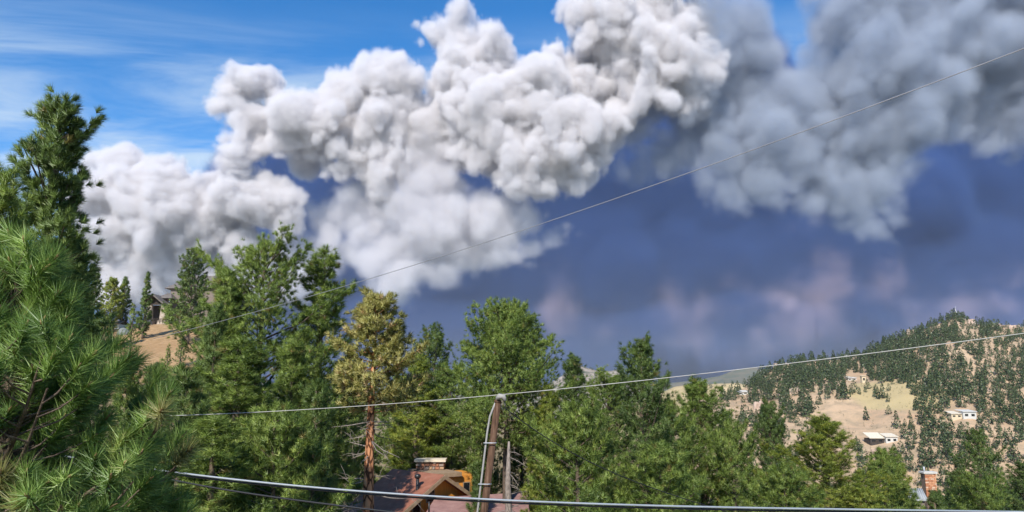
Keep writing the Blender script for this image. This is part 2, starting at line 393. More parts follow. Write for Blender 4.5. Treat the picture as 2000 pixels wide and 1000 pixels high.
LEFT = [(190,320,30,0),(240,340,45,0),(300,360,60,0),(350,360,45,0),(385,345,22,-40),(240,400,65,0),(320,420,75,0),(395,430,55,0),(440,395,50,0),(205,450,50,0),(215,520,45,60),(275,510,45,0),(320,480,45,50),(385,480,45,50),(340,560,50,120),(440,450,45,50),(490,410,50,60),(540,410,45,90),(470,365,35,0),(180,390,50,0),(160,480,50,50),(480,480,45,120),(420,540,45,150),(260,560,50,90),(340,520,50,60),(220,570,40,90),(460,330,35,0),(440,350,30,0),(520,380,45,30),(560,400,35,120),(400,390,45,0),(190,430,50,0),(360,470,50,20)]
TOWER = [(425,212,18,0),(450,205,35,0),(478,160,40,0),(515,160,38,0),(490,230,55,0),(475,280,38,0),(500,300,45,0),(545,215,55,0),(590,200,38,0),(560,280,55,-30),(620,250,65,-20),(620,300,35,-60),(670,190,65,0),(720,155,58,0),(770,160,48,0),(800,155,30,0),(690,270,55,-30),(740,220,55,50),(745,290,50,-40),(750,340,45,-20),(765,385,30,0),(660,340,30,40),(800,215,40,60),(690,330,40,0)]
TOWER += [(818,92,14,0),(850,75,35,0),(895,50,40,0),(930,45,30,0),(895,100,50,0),(955,95,38,0),(970,120,30,0),(880,160,50,30),(880,215,55,60),(840,240,40,80),(935,180,60,0),(1000,150,45,0),(1040,145,35,0),(960,230,85,-30),(920,280,60,0),(1040,200,75,-20),(1090,255,85,-120),(1140,245,70,-150),(1050,310,65,-160),(1120,300,60,-170),(1175,235,38,-150),(1020,340,40,-150),(1080,170,45,0)]
TOWER += [(1100,25,22,0),(1130,40,35,-30),(1160,90,40,0),(1190,30,60,-60),(1240,80,75,-90),(1290,30,60,-90),(1310,110,70,-110),(1350,60,50,-60),(1360,140,40,-110),(1285,170,55,-110),(1220,150,45,-60),(1345,190,38,-100),(1250,200,35,-60),(1080,100,38,90),(1120,130,40,90),(1150,190,35,60),(1200,-10,60,0),(1300,-30,70,0)]
LOW = [(845,350,60,60),(800,330,40,80),(810,420,60,80),(870,420,60,60),(930,430,60,60),(985,430,45,60),(780,490,50,90),(740,520,40,90),(800,550,45,60),(850,545,40,60),(760,570,30,60),(720,470,35,150),(900,500,40,90),(960,500,35,50),(1000,500,30,40),(1040,485,30,40),(1075,465,28,40),(1105,445,22,40),(1128,465,14,40),(1030,420,35,90),(640,470,40,220),(690,440,35,200),(600,500,45,260),(560,560,50,200),(830,300,50,100),(520,520,50,200),(700,400,55,160),(850,470,75,140),(960,440,65,140),(1000,390,45,120),(780,560,50,140),(640,420,45,260),(920,470,60,140),(680,500,40,240),(560,500,55,260),(740,430,50,160)]
LOW = [(x, y, r * 1.12, d + 60) for x, y, r, d in LOW]
CANOPY = [(1400,110,50,60),(1450,50,60,0),(1470,110,55,60),(1440,170,50,120),(1490,180,45,150),(1400,200,45,120),(1560,170,70,0),(1640,60,80,0),(1600,110,60,0),(1740,150,95,-60),(1830,60,90,0),(1920,90,90,0),(1990,100,90,0),(2080,120,100,0),(1770,255,75,-60),(1835,250,40,-60),(1420,300,60,0),(1470,240,50,0),(1425,370,42,0),(1380,340,40,0),(1550,290,60,0),(1600,220,60,0),(1650,370,70,0),(1575,400,40,0),(1690,425,50,0),(1655,440,35,40),(1740,350,60,0),(1900,200,60,60),(1930,270,40,60),(1980,230,50,60),(1500,350,55,60),(1700,-20,90,0),(1880,-40,100,0),(2050,-30,100,0),(1600,-20,50,60),(1290,262,22,60),(1255,300,28,60),(1215,325,25,60),(1660,290,60,0),(1500,270,60,60),(1690,220,70,0),(1840,160,70,0),(1600,330,60,60),(2040,230,70,60),(2180,100,130,60)]
BEHIND = [(620,270,75,230),(740,270,85,230),(870,260,60,230),(960,250,90,230),(1060,230,90,230),(1150,170,70,230),(1250,110,80,230),(300,430,85,200),(400,450,70,200),(240,400,60,200),(900,180,60,200),(1130,260,70,200)]
BEHIND_C = [(1385,100,48,-260),(1390,35,50,-260),(1370,160,40,-240),(1350,215,34,-220),(1395,55,42,-190),(1415,120,40,-190),(1405,170,36,-170),(1375,215,32,-150),(1425,20,40,-170),(1230,250,60,330),(1280,200,60,330),(1340,160,60,330),(1400,250,75,330),(1340,290,60,330),(1440,190,80,330),(1290,320,50,330),(1380,160,80,330),(1240,340,45,330),(1330,220,70,330),(1450,120,80,250),(1560,220,100,250),(1680,180,120,250),(1680,330,90,250),(1800,160,110,250),(1920,150,110,250),(2040,120,110,250),(1500,300,80,250),(1600,60,60,250),(1800,20,100,250),(1960,20,100,250)]
def jit(P, k=1.0, a=90): return [(x, y, r * k, d + rng.uniform(-a, a)) for x, y, r, d in P]
S_WHITE = smoke_mat('white_smoke', (.925, .905, .915), .02)
S_SOFT = smoke_mat('thin_white_smoke', (.92, .905, .928), .009)
S_SHADE_GREY = smoke_mat('shade_grey_smoke', (.58, .63, .72), .009)  # shaded underside of the canopy, put into the smoke colour as grey
S_SHADE_BLUE = smoke_mat('shade_blue_smoke', (.12, .225, .49), .012, 2)  # shade from the smoke overhead, painted as a low blue albedo
S_PINK = smoke_mat('pink_smoke', (.93, .76, .82), .0017, 2)
smoke_volume('smoke_plume', jit(LEFT + TOWER + BEHIND), 6500, 11, S_WHITE, [(9, .48, .85), (7, .45, .9)], 80, 90, 70, 'billowing white smoke towers against the blue sky', cell=34)
smoke_volume('smoke_drift', jit(LOW), 6550, 17, S_SOFT, [(8, .45, .85), (5, .45, .9)], 150, 80, 60, 'softer pale smoke hanging under the white towers')
smoke_volume('smoke_canopy', jit(CANOPY + BEHIND_C, 1.05), 6550, 16, S_SHADE_GREY, [(9, .45, .85), (6, .45, .9)], 210, 120, 66, 'smoke coloured grey blue as if shaded, spreading over the right of the sky')
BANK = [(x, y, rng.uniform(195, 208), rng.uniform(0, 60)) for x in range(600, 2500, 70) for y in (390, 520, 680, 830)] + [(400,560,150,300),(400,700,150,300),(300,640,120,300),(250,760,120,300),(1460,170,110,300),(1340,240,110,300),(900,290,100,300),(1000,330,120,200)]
smoke_volume('smoke_bank', BANK, 12000, 100, S_SHADE_BLUE, [(2, .5, .6)], 520, 200, 45, 'bank of smoke coloured dark blue as if in shade, filling the sky behind the mountain', cell=12)
WISP = [(1640,610,50,0),(1560,650,60,0),(1450,690,60,0),(1530,700,70,0),(1640,680,60,0),(1700,610,35,0),(1540,570,30,0),(1800,580,30,0),(1830,620,40,0),(1270,590,35,0),(1290,560,22,0),(1120,670,35,0),(1180,690,40,0),(1150,520,45,0),(1980,580,45,0),(1350,640,60,60),(1400,600,50,60),(1220,640,60,60),(1100,600,60,60),(1750,640,60,60),(1900,600,60,60),(1600,560,60,60),(1480,620,50,60)]
WISP = [(x, y, r * 1.25, d) for x, y, r, d in WISP]
smoke_volume('smoke_wisp', WISP, 10800, 75, S_PINK, [(6, .5, .9)], 620, 520, 190, 'thin pinkish smoke wisps low in front of the dark bank', cell=10)

# ------------------------------------------------------------------ trees
def unit(a): return a / np.maximum(np.linalg.norm(a, axis=-1, keepdims=True), 1e-6)
NR = [None]
def sprays(P, D, n, ln, w, spread, shoot, rng, tone=None, upbias=.0):
    """needle sprays: at each of the points P a brush of n slender needles round the shoot direction D"""
    P = np.asarray(P, np.float32); D = unit(np.asarray(D, np.float32)); k = len(P)
    v = rng.normal(size=(k, n, 3)); v = unit(v - (v * D[:, None]).sum(-1, keepdims=True) * D[:, None])
    a = rng.random((k, n, 1)) ** .7 * spread
    d = unit(D[:, None] * np.cos(a) + v * np.sin(a) + np.array([0, 0, upbias]))
    base = P[:, None] - D[:, None] * (rng.random((k, n, 1)) * shoot)
    L = ln * rng.uniform(.7, 1.1, (k, n, 1))
    tip = base + d * L
    sd = unit(np.cross(d, rng.normal(size=(k, n, 3)))) * (w / 2)
    # soft shading of the brush as a whole: normals look outward from the brush
    nr = unit(d * .75 + D[:, None] * .15 + np.array([0, 0, .25]) + rng.normal(0, .22, (k, n, 3)))
    gn = np.cross(sd, tip - base); flip = ((gn * nr).sum(-1, keepdims=True) < 0)
    sd = np.where(flip, -sd, sd)
    V = np.stack([base - sd, base + sd, tip], 2).reshape(-1, 3)
    NR[0] = np.repeat(nr.reshape(-1, 3), 3, 0)
    T = np.arange(len(V)).reshape(-1, 3)
    if tone is None: tone = rng.beta(2.2, 2.4, k) * .95
    t = np.repeat((tone[:, None] + rng.normal(0, .08, (k, n))).clip(0, .98).ravel(), 3)
    return V, T, t
def limb_mesh(name, limbs, material, sides=5):
    m = MB()
    for pts, rad in limbs: m.tube(pts, rad, sides, cap=False)
    return m.mesh(name, material)
def crown_points(H, cb, W, rng, nb, tw, p=.75, lobes=.3, up=.25, lean=(0, 0), gap=0.0, base_fill=.35, seg=None):
    """branches and shoot tips of one pine -> limbs, tip points, tip directions"""
    limbs = []; P = []; D = []
    ph = rng.uniform(0, 6.28, 4)
    for b in range(nb):
        s = (b + rng.random()) / nb
        s = s ** .9
        h = cb + (H - cb) * s
        if rng.random() < gap: continue
        prof = (1 - s) ** p * min(1, base_fill + s / .18 * (1 - base_fill)) + .03
        az = b * 2.4 + rng.normal(0, .35)
        lob = 1 + lobes * (math.sin(az * 2 + ph[0] + s * 5) * .6 + math.sin(az * 3 + ph[1] - s * 9) * .4)
        L = max(.3, W * prof * lob * rng.choice([.7, .85, 1.0, 1.18]) * rng.uniform(.9, 1.08))
        e0 = up + .5 * s ** 2 + rng.normal(0, .14)
        o = np.array([math.cos(az), math.sin(az), 0.0])
        b0 = np.array([lean[0] * h / H, lean[1] * h / H, h])
        q = lambda t: b0 + o * (L * t * math.cos(e0)) + np.array([0, 0, L * (math.sin(e0) * t - .22 * t * (1 - t) + .16 * t * t)])
        limbs.append(([q(0), q(.5), q(1)], [.012 * L + .015, .008 * L + .01, .006]))
        lat = np.array([-o[1], o[0], 0])
        m = max(3, int(tw * (L + .5)))
        for i in range(m):
            t = 1 - (i / m) ** 1.2 * .72
            sp = L * .42 * (1.08 - t) + .12
            side = rng.normal(0, 1)
            pt = q(t) + lat * side * sp + np.array([0, 0, abs(rng.normal(0, .12)) * L * .5 + rng.normal(0, .1)])
            P.append(pt); D.append(o * .8 + lat * side * .6 + np.array([0, 0, .55 + .5 * s]) + rng.normal(0, .25, 3))
    for i in range(6):
        P.append(np.array([lean[0], lean[1], H - .28 * i]) + rng.normal(0, .1, 3) * (i > 0)); D.append(np.array([0, 0, 1]) + rng.normal(0, .35, 3))
    return limbs, np.array(P), np.array(D)
POOL = []
def pine(px, py, Y, W, label, needles=None, cb=.2, group=None, nb=None, tw=9, n=22, ln=.30, wd=.028, p=.5, lobes=.3, up=.25, trunk_r=None, bark=None, gap=0, seed=1, brown=.02, base_fill=.35, spread=1.25, lean=(0, 0), zb=None, shift=0.0, name='pine_tree', tone=None, pool=False, per_m=7.5):
    """one pine standing on the ground with its top at photo point (px, py), Y metres away"""
    rng = np.random.default_rng(seed); top = at(px, py, Y)
    x, y = top.x - lean[0], top.y - lean[1]
    z = ground_z(x, y) - .1 if zb is None else zb
    H = top.z - z - (.42 if Y > 20 else .15)
    t = thing(name, (x, y, z), label, 'tree', group)
    if pool:                                             # a like-sized pine already grown: copy it, turned another way
        for q in POOL:
            if abs(q['H'] / H - 1) < .36 and abs(q['W'] / W - 1) < .36 and abs(q['p'] - p) < .2 and q['uses'] < 8:
                q['uses'] += 1; rz = seed * 1.7; kx, kz = W / q['W'], H / q['H']
                for src in q['parts']:
                    o = link(src.copy(), t); o.rotation_euler = (0, 0, rz); o.scale = (kx, kx, kz)
                    if src.name.startswith('crown'): o.material_slots[0].link = 'OBJECT'; o.material_slots[0].material = needles or N_GREEN
                return t, H
    nb = nb or int(per_m * (1 - cb) * H) + 10
    limbs, P, D = crown_points(H, cb * H, W, rng, nb, tw, p, lobes, up, lean, gap, base_fill)
    tn = rng.beta(2.2, 2.4, len(P)) * .9 + shift
    # sprays of one bough share their age and colour
    tn = tn * .6 + .4 * np.array([.5 + .5 * mnoise.noise(Vector(q) * .55 + Vector((seed, 0, 0))) for q in P])
    tn[rng.random(len(P)) < brown] = 1.3
    V, T, tt = sprays(P, D, n, ln, wd, spread, ln * .45, rng, tn)
    parts = [link(bpy.data.objects.new('crown', np_mesh('crown', V, T, tt, (needles or N_GREEN,), normals=NR[0])), t)]
    r = trunk_r or .014 * H + .05
    pts = [np.array([lean[0] * f + .04 * math.sin(f * 9 + seed), lean[1] * f + .04 * math.cos(f * 7 + seed), H * f]) for f in (0, .08, .25, .45, .65, .85, .99)]
    m = MB(); m.tube(pts, [r * 1.3, r, r * .9, r * .76, r * .55, r * .26, .02], 9)
    parts.append(link(bpy.data.objects.new('trunk', m.mesh('trunk', bark or BARK)), t))
    parts.append(link(bpy.data.objects.new('branches', limb_mesh('branches', limbs, bark or BARK, 4)), t))
    if pool: POOL.append(dict(H=H, W=W, p=p, parts=parts, uses=1))
    return t, H

# ---- the near pine: long single needles on shoots
def near_pine():
    rng = np.random.default_rng(21)
    Y = 4.3; top = at(34, 556, Y); x, y = top.x, top.y; z = ground_z(x, y) - .1; H = top.z - z
    t = thing('pine_tree', (x, y, z), 'big close pine with long bright green needles filling the lower left corner', 'tree')
    P = []; D = []; limbs = []
    cb = H - 3.6
    nb = 92
    for b in range(nb):
        s = (b + rng.random()) / nb; h = cb + (H - cb) * s
        az = b * 2.4 + rng.normal(0, .3)
        L = (H - h) ** 1.7 * .62 * rng.choice([.5, .75, .9, 1.05]) * rng.uniform(.85, 1.1) + .14
        L = min(L, 1.0)
        o = np.array([math.cos(az), math.sin(az), 0.]); lat = np.array([-o[1], o[0], 0])
        e0 = .25 + .7 * s ** 2 + rng.normal(0, .1)
        b0 = np.array([0, 0, h])
        q = lambda k: b0 + o * L * k * math.cos(e0) + np.array([0, 0, L * (math.sin(e0) * k - .25 * k * (1 - k) + .18 * k * k)])
        limbs.append(([q(0), q(.35), q(.7), q(1)], [.012 + .009 * L, .01 + .005 * L, .008, .005]))
        m = int(5 + 7 * L)
        for i in range(m):
            k = 1 - (i / m) * .75
            side = rng.choice([-1, 1]) * rng.uniform(.3, 1) if i else 0
            sp = (L * .5 * (1.05 - k) + .12)
            p0 = q(k); p1 = p0 + lat * side * sp + o * .12 * abs(side) + np.array([0, 0, .10 + .25 * sp * rng.random()])
            if i: limbs.append(([p0, (p0 + p1) / 2 - np.array([0, 0, .02]), p1], [.006, .005, .004]))
            d = unit(o * .8 + lat * side * .6 + np.array([0, 0, .55 + .4 * s]) + rng.normal(0, .2, 3))
            P.append(p1 + d * .05); D.append(d)
    for az, hh, L in ((.05, -.95, 1.08), (-.35, -1.15, 1.15), (.3, -1.25, 1.2), (-.1, -1.35, 1.25), (-.7, -1.1, 1.0), (.12, -.75, .82)):   # long low boughs
        o = np.array([math.cos(az), math.sin(az), 0.]); lat = np.array([-o[1], o[0], 0]); b0 = np.array([0, 0, hh - z])
        q = lambda k: b0 + o * L * k + np.array([0, 0, L * (-.05 * k - .2 * k * (1 - k) + .12 * k * k)])
        limbs.append(([q(0), q(.35), q(.7), q(1)], [.022, .016, .010, .005]))
        for i in range(15):
            k = 1 - (i / 15) * .8; side = rng.choice([-1, 1]) * rng.uniform(.3, 1) if i else 0
            sp = L * .32 * (1.05 - k) + .10; p0 = q(k); p1 = p0 + lat * side * sp + o * .1 * abs(side) + np.array([0, 0, .06 + .15 * sp * rng.random()])
            if i: limbs.append(([p0, (p0 + p1) / 2 - np.array([0, 0, .02]), p1], [.006, .005, .004]))
            d = unit(o * .8 + lat * side * .6 + np.array([0, 0, .55]) + rng.normal(0, .2, 3)); P.append(p1 + d * .05); D.append(d)
    P = np.array(P); D = np.array(D)
    tn = rng.beta(2.2, 2.2, len(P)) * .85 + .08; tn[rng.random(len(P)) < .035] = 1.2
    V, T, tt = sprays(P, D, 250, .15, .0046, 1.15, .15, rng, tn)
    link(bpy.data.objects.new('crown', np_mesh('crown', V, T, tt, (N_NEAR,), normals=NR[0])), t)
    m = MB(); m.tube([(0, 0, 0), (.03, 0, H * .4), (0, .03, H * .8), (0, 0, H)], [.16, .12, .06, .012], 10); link(bpy.data.objects.new('trunk', m.mesh('trunk', BARK)), t)
    link(bpy.data.objects.new('branches', limb_mesh('branches', limbs, BARK, 5)), t)
    # pale buds at the shoot ends
    b = MB()
    for p_, d_ in zip(P, D): b.tube([p_ - d_ * .02, p_ + d_ * .012, p_ + d_ * .035], [.007, .009, .002], 5)
    link(bpy.data.objects.new('bud_tips', b.mesh('bud_tips', TWIG)), t)['kind'] = 'stuff'
near_pine()

MID = dict(ln=.25, wd=.0145, n=40, tw=23, per_m=5.6, pool=True)
pine(122, 214, 13.0, .92, 'tall slim pine with open top rising against the sky at left', N_DARK, cb=.42, nb=74, tw=22, n=80, ln=.165, wd=.010, seed=3, up=.45, p=.3, lobes=.4, spread=1.1)
pine(2, 350, 10.5, 1.15, 'pine at the left edge beside the tall slim pine', N_GREEN, cb=.35, nb=75, tw=14, n=70, ln=.16, wd=.008, seed=4, up=.4)
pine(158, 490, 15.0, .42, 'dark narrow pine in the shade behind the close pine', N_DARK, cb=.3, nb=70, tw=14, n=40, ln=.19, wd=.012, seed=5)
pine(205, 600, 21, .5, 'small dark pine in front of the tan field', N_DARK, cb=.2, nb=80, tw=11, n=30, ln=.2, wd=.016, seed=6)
pine(518, 478, 38, 5.20, 'tallest broad pine of the dense clump left of centre', cb=.05, seed=7, lobes=.22, p=0.42, up=.35, **MID)
pine(445, 520, 36, 2.3, 'pine leaning on the left flank of the tallest broad pine', cb=.08, seed=8, p=0.52, **MID)
pine(634, 486, 40, 3.50, 'pointed pine between the tallest broad pine and the fading pine', cb=.08, seed=9, p=0.45, up=.4, **MID)
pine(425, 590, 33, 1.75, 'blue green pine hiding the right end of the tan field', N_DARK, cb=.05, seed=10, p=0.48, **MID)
pine(470, 650, 30, 3.37, 'round bushy pine low in front of the tallest broad pine', cb=.05, seed=11, p=0.44, **MID)
pine(575, 655, 33, 2.3, 'mid green pine with a pale slim stem left of the orange trunk', cb=.12, seed=12, p=0.48, **MID)
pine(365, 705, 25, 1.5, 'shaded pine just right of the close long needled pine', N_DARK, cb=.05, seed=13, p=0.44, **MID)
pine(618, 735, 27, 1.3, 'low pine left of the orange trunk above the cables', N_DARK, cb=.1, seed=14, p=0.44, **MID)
pine(540, 790, 25, 2.44, 'low round pine above the silver cable left of centre', cb=.05, seed=15, p=0.40, **MID)
pine(425, 800, 23, 2.07, 'low round pine where the silver cable leaves the close pine', cb=.05, seed=16, p=0.40, **MID)
pine(850, 642, 62, 3.60, 'distant dark pine top between the fading pine and the big cone shaped pine', N_DARK, cb=.15, seed=17, p=0.40, **MID)
pine(815, 690, 54, 3.4, 'yellowish pine behind the orange trunk, above the red roof', N_YELLOW, cb=.12, seed=18, p=0.48, **MID)
pine(880, 715, 56, 3.66, 'olive pine behind the house chimney', cb=.1, seed=19, p=0.48, **MID)
pine(990, 602, 47, 4.4, 'big cone shaped pine behind the utility pole', N_GREEN, cb=.50, seed=20, lobes=.25, p=.45, **dict(MID, pool=False, per_m=12, tw=28, n=26, wd=.02))
pine(1068, 745, 44, 2.0, 'small pine right of the pole top', N_YELLOW, cb=.1, seed=22, p=0.48, **MID)
pine(1120, 690, 54, 2.81, 'pine with a bare spike top right of the big cone shaped pine', N_DARK, cb=.1, seed=23, p=0.60, **MID)
pine(1250, 664, 40, 3.00, 'tall pine with a loose open spire top right of centre', N_DARK, cb=.25, seed=24, p=0.50, up=.6, lobes=.4, **MID)
pine(1185, 735, 48, 4.35, 'bright bushy pine left of the loose spire topped pine', cb=.1, seed=25, p=0.44, **MID)
pine(1125, 788, 34, 2.7, 'broad light green pine in front, right of the utility pole', cb=.05, seed=26, p=0.40, lobes=.25, **MID)
pine(1365, 742, 48, 3.6, 'rounded full pine under the gold hilltop', cb=.08, seed=27, p=0.44, **MID)
pine(1300, 785, 44, 2.8, 'pine between the loose spire top and the rounded full pine', cb=.08, seed=28, p=0.44, **MID)
pine(1290, 865, 33, 2.68, 'low bushy pine above the silver cable right of centre', cb=.05, seed=29, p=0.40, **MID)
pine(1428, 825, 44, 2.4, 'low dense pine below the rounded full pine', N_GREEN, cb=.05, seed=30, p=0.40, **MID)
pine(1502, 783, 58, 2.68, 'dark narrow pine at the foot of the dry mountain', N_DARK, cb=.12, seed=31, p=0.48, **MID)
pine(1605, 812, 46, 4.03, 'sunny yellow green pine right of the dark narrow pine', N_YELLOW, cb=.06, seed=32, p=0.48, lobes=.3, **MID)
pine(1530, 905, 37, 2.44, 'low green pine left of the sunny yellow green pine', N_GREEN, cb=.05, seed=33, p=0.40, **MID)
pine(1722, 878, 62, 3.17, 'green pine below the long pale roofed house', cb=.08, seed=34, p=0.48, **MID)
pine(1752, 900, 66, 1.90, 'olive pine left of the brick chimney', N_YELLOW, cb=.1, seed=35, p=0.48, **MID)
pine(1690, 950, 44, 2.32, 'low yellow pine right of the sunny yellow green pine', N_YELLOW, cb=.05, seed=36, p=0.40, **MID)
pine(1906, 836, 78, 4.2, 'large dark pine below the two roofed hillside house', N_DARK, cb=.08, seed=37, p=.65, n=26, ln=.32, wd=.03)
pine(1868, 915, 70, 1.80, 'dark pine directly right of the brick chimney', N_DARK, cb=.08, seed=38, p=0.48, **MID)
pine(1915, 940, 52, 3.17, 'bright low pine in the lower right corner', cb=.05, seed=39, p=0.40, **MID)
pine(1995, 900, 84, 3.66, 'dark pine cut by the right edge of the view', N_DARK, cb=.05, seed=40, p=0.48, **MID)
pine(1826, 952, 60, 1.30, 'small dark pine in front of the brick chimney', N_DARK, cb=.05, seed=41, p=0.40, **MID)
pine(934, 893, 44.5, .6, 'small dark pine beside the orange house wall', N_DARK, cb=.1, seed=42, p=0.48, **MID)

pine(300, 705, 58, 2.2, 'young pine low on the slope right of the close long needled pine', N_DARK, cb=.05, seed=43, p=.5, **MID)
pine(255, 690, 46, 1.5, 'slender young pine below the tan field', N_GREEN, cb=.05, seed=44, p=.55, **MID)
pine(300, 800, 26, 1.5, 'low shaded pine between the close pine and the cables', N_DARK, cb=.05, seed=45, p=.45, **MID)
pine(775, 735, 62, 3.0, 'green pine seen behind the orange trunk', N_GREEN, cb=.05, seed=46, p=.45, **MID)
pine(690, 725, 52, 2.6, 'green pine left of the orange trunk, behind it', N_GREEN, cb=.05, seed=47, p=.45, **MID)
pine(1018, 815, 56, 2.6, 'green pine filling the gap behind the utility pole', N_GREEN, cb=.03, seed=49, p=.4, **MID)
pine(945, 760, 54, 2.4, 'green pine behind the top of the utility pole', N_GREEN, cb=.05, seed=48, p=.45, **MID)

# ---- the fading ponderosa with its bare orange trunk
def ponderosa():
    rng = np.random.default_rng(77)
    t, H = pine(733, 568, 31, 1.95, 'fading yellowish ponderosa with a tall bare orange trunk', N_DRY, cb=.66, nb=62, tw=17, seed=50, p=.42, lobes=.35, up=.12, trunk_r=.27, bark=PLATE, base_fill=.75, brown=.05, n=30, ln=.25, wd=.026)
    for k in range(34):
        h = H * rng.uniform(.30, .68); a = rng.uniform(0, 6.28); L = rng.uniform(.5, 2.0); r0 = .25
        o = Vector((math.cos(a), math.sin(a), 0)); p0 = Vector((0, 0, h)); m = MB(); dz = rng.uniform(-.5, .15)
        q = [p0 + o * .12, p0 + o * (L * .5) + Vector((rng.normal(0, .08), rng.normal(0, .08), dz * L * .4)), p0 + o * L + Vector((rng.normal(0, .15), rng.normal(0, .15), dz * L * .7))]
        m.tube(q, [.03, .02, .006], 5)
        for j in range(3):
            f = rng.uniform(.4, .9); s = q[0].lerp(q[2], f); e = s + Vector(rng.normal(0, .28, 3)) + o * .15
            m.tube([s, s.lerp(e, .5) + Vector((0, 0, .04)), e], [.012, .008, .004], 4)
        m.build('dead_branch', DEAD, t)
ponderosa()
def snag(px, py, Y, label, seed):
    rng = np.random.default_rng(seed); top = at(px, py, Y); z = ground_z(top.x, top.y) - .1; H = top.z - z
    t = thing('dead_tree', (top.x, top.y, z), label, 'tree')
    m = MB(); m.tube([(0, 0, 0), (.05, 0, H * .4), (-.05, 0, H * .75), (0, 0, H)], [.24, .2, .15, .05], 9); m.build('trunk', noisy('grey_snag_bark', [(.3, (.10, .085, .075)), (.7, (.34, .28, .24))], 5, stretch=(3, 3, 1), bs=.6, bd=.04), t)
    for k in range(30):
        h = H * rng.uniform(.25, .95); a = rng.uniform(0, 6.28); L = rng.uniform(.5, 1.7); o = Vector((math.cos(a), math.sin(a), rng.uniform(-.5, .1))); p0 = Vector((0, 0, h)); m = MB()
        m.tube([p0, p0 + o * L * .5 + Vector((0, 0, .06)), p0 + o * L], [.03, .018, .006], 5)
        for j in range(3):
            s = p0 + o * L * rng.uniform(.4, .9); m.tube([s, s + Vector(rng.normal(0, .22, 3))], [.01, .004], 4)
        m.build('dead_branch', DEAD, t)
snag(994, 862, 38, 'grey bare trunk with dead twigs right of the utility pole', 5)

# ---- trees round the house on the hill
SM = dict(n=18, ln=.5, wd=.09, tw=7)
pine(380, 486, 158, 5.0, 'large dark pine standing in front of the hill house', N_DARK, cb=.08, nb=95, seed=60, p=.45, lobes=.3, base_fill=.6, **SM)
pine(290, 530, 165, 2.0, 'grey green pine left of the stone porch', N_DARK, cb=.05, nb=70, seed=61, p=.8, **SM)
pine(262, 590, 118, 2.1, 'small pine on the tan field below the stone porch', N_GREEN, cb=.03, nb=60, seed=62, p=.85, n=16, ln=.35, wd=.045, tw=6)
pine(222, 543, 172, 3.4, 'yellowing round tree beside the white shed', N_YELLOW, cb=.15, nb=60, seed=63, p=.4, base_fill=.8, **SM)
pine(246, 540, 178, 2.6, 'dark pine right of the yellowing round tree', N_DARK, cb=.1, nb=60, seed=64, p=.7, **SM)
pine(358, 632, 140, 1.5, 'small spruce alone on the right of the tan field', N_DARK, cb=.02, nb=50, seed=65, p=.9, n=14, ln=.35, wd=.05, tw=6)
pine(330, 672, 112, 1.2, 'young pine low on the tan field', N_GREEN, cb=.02, nb=40, seed=66, p=.8, n=14, ln=.3, wd=.04, tw=6)
pine(452, 560, 150, 3.0, 'pine hiding the right end of the hill house', N_GREEN, cb=.05, nb=70, seed=67, p=.6, **SM)
pine(190, 530, 150, 2.6, 'dark pine at the left end of the tan field', N_DARK, cb=.05, nb=70, seed=68, p=.6, **SM)

# ---- the wooded slope across the valley
def small_pine(h, w, seed, n=150):
    """a far pine: loose leaf-clump facets in a cone and a short trunk"""
    rng = np.random.default_rng(seed)
    s = rng.random(n) ** 1.15; a = rng.random(n) * 6.28; rr = w * ((1 - s) ** .6 * np.minimum(1, .5 + s * 4)) * np.sqrt(rng.uniform(.25, 1, n)) * (1 + .3 * np.sin(a * 2 + seed + s * 6))
    c = np.stack([np.cos(a) * rr, np.sin(a) * rr, h * (.1 + .9 * s)], 1)
    q = .13 * h * (1.15 - .5 * s)
    d1 = unit(rng.normal(size=(n, 3))) * q[:, None]; d2 = unit(rng.normal(size=(n, 3))) * q[:, None] * .8
    V = np.stack([c - d1 * .5, c + d1 * .5, c + d2], 1).reshape(-1, 3); T = np.arange(3 * n).reshape(-1, 3)
    tone = np.repeat(rng.beta(2, 2.4, n) * .95, 3); mi = np.zeros(n, int)
    tr = np.array([[-.03 * h, 0, -.1 * h], [.03 * h, 0, -.1 * h], [0, 0, .8 * h], [0, -.03 * h, -.1 * h], [0, .03 * h, -.1 * h], [0, 0, .8 * h]])
    V = np.r_[V, tr]; T = np.r_[T, [[3 * n, 3 * n + 1, 3 * n + 2], [3 * n + 3, 3 * n + 4, 3 * n + 5]]]
    nr = unit(np.stack([np.cos(a) * .8, np.sin(a) * .8, .35 + .7 * s], 1) + rng.normal(0, .3, (n, 3)))
    NS = np.r_[np.repeat(nr, 3, 0), np.tile([0, -1, 0], (6, 1))]
    gn = np.cross(V[T[:n, 1]] - V[T[:n, 0]], V[T[:n, 2]] - V[T[:n, 0]]); f = (gn * nr).sum(1) < 0
    T[:n][f] = T[:n][f][:, ::-1]
    return V, T, np.r_[tone, np.full(6, .3)], np.r_[mi, [1, 1]], NS
PROTO = [small_pine(9, w_, 100 + i) for i, w_ in enumerate((2.6, 3.0, 2.2, 3.5, 2.8, 2.4, 3.2, 3.8))]
N_HILL = needle_mat('far_needles', [(0, (.036, .060, .024)), (.4, (.068, .104, .034)), (.8, (.12, .155, .052)), (1, (.17, .195, .08))], .25)
PROTO_ME = [np_mesh('pine_tree', v, t, tn, (N_HILL, BARK), mi, normals=ns) for v, t, tn, mi, ns in PROTO]
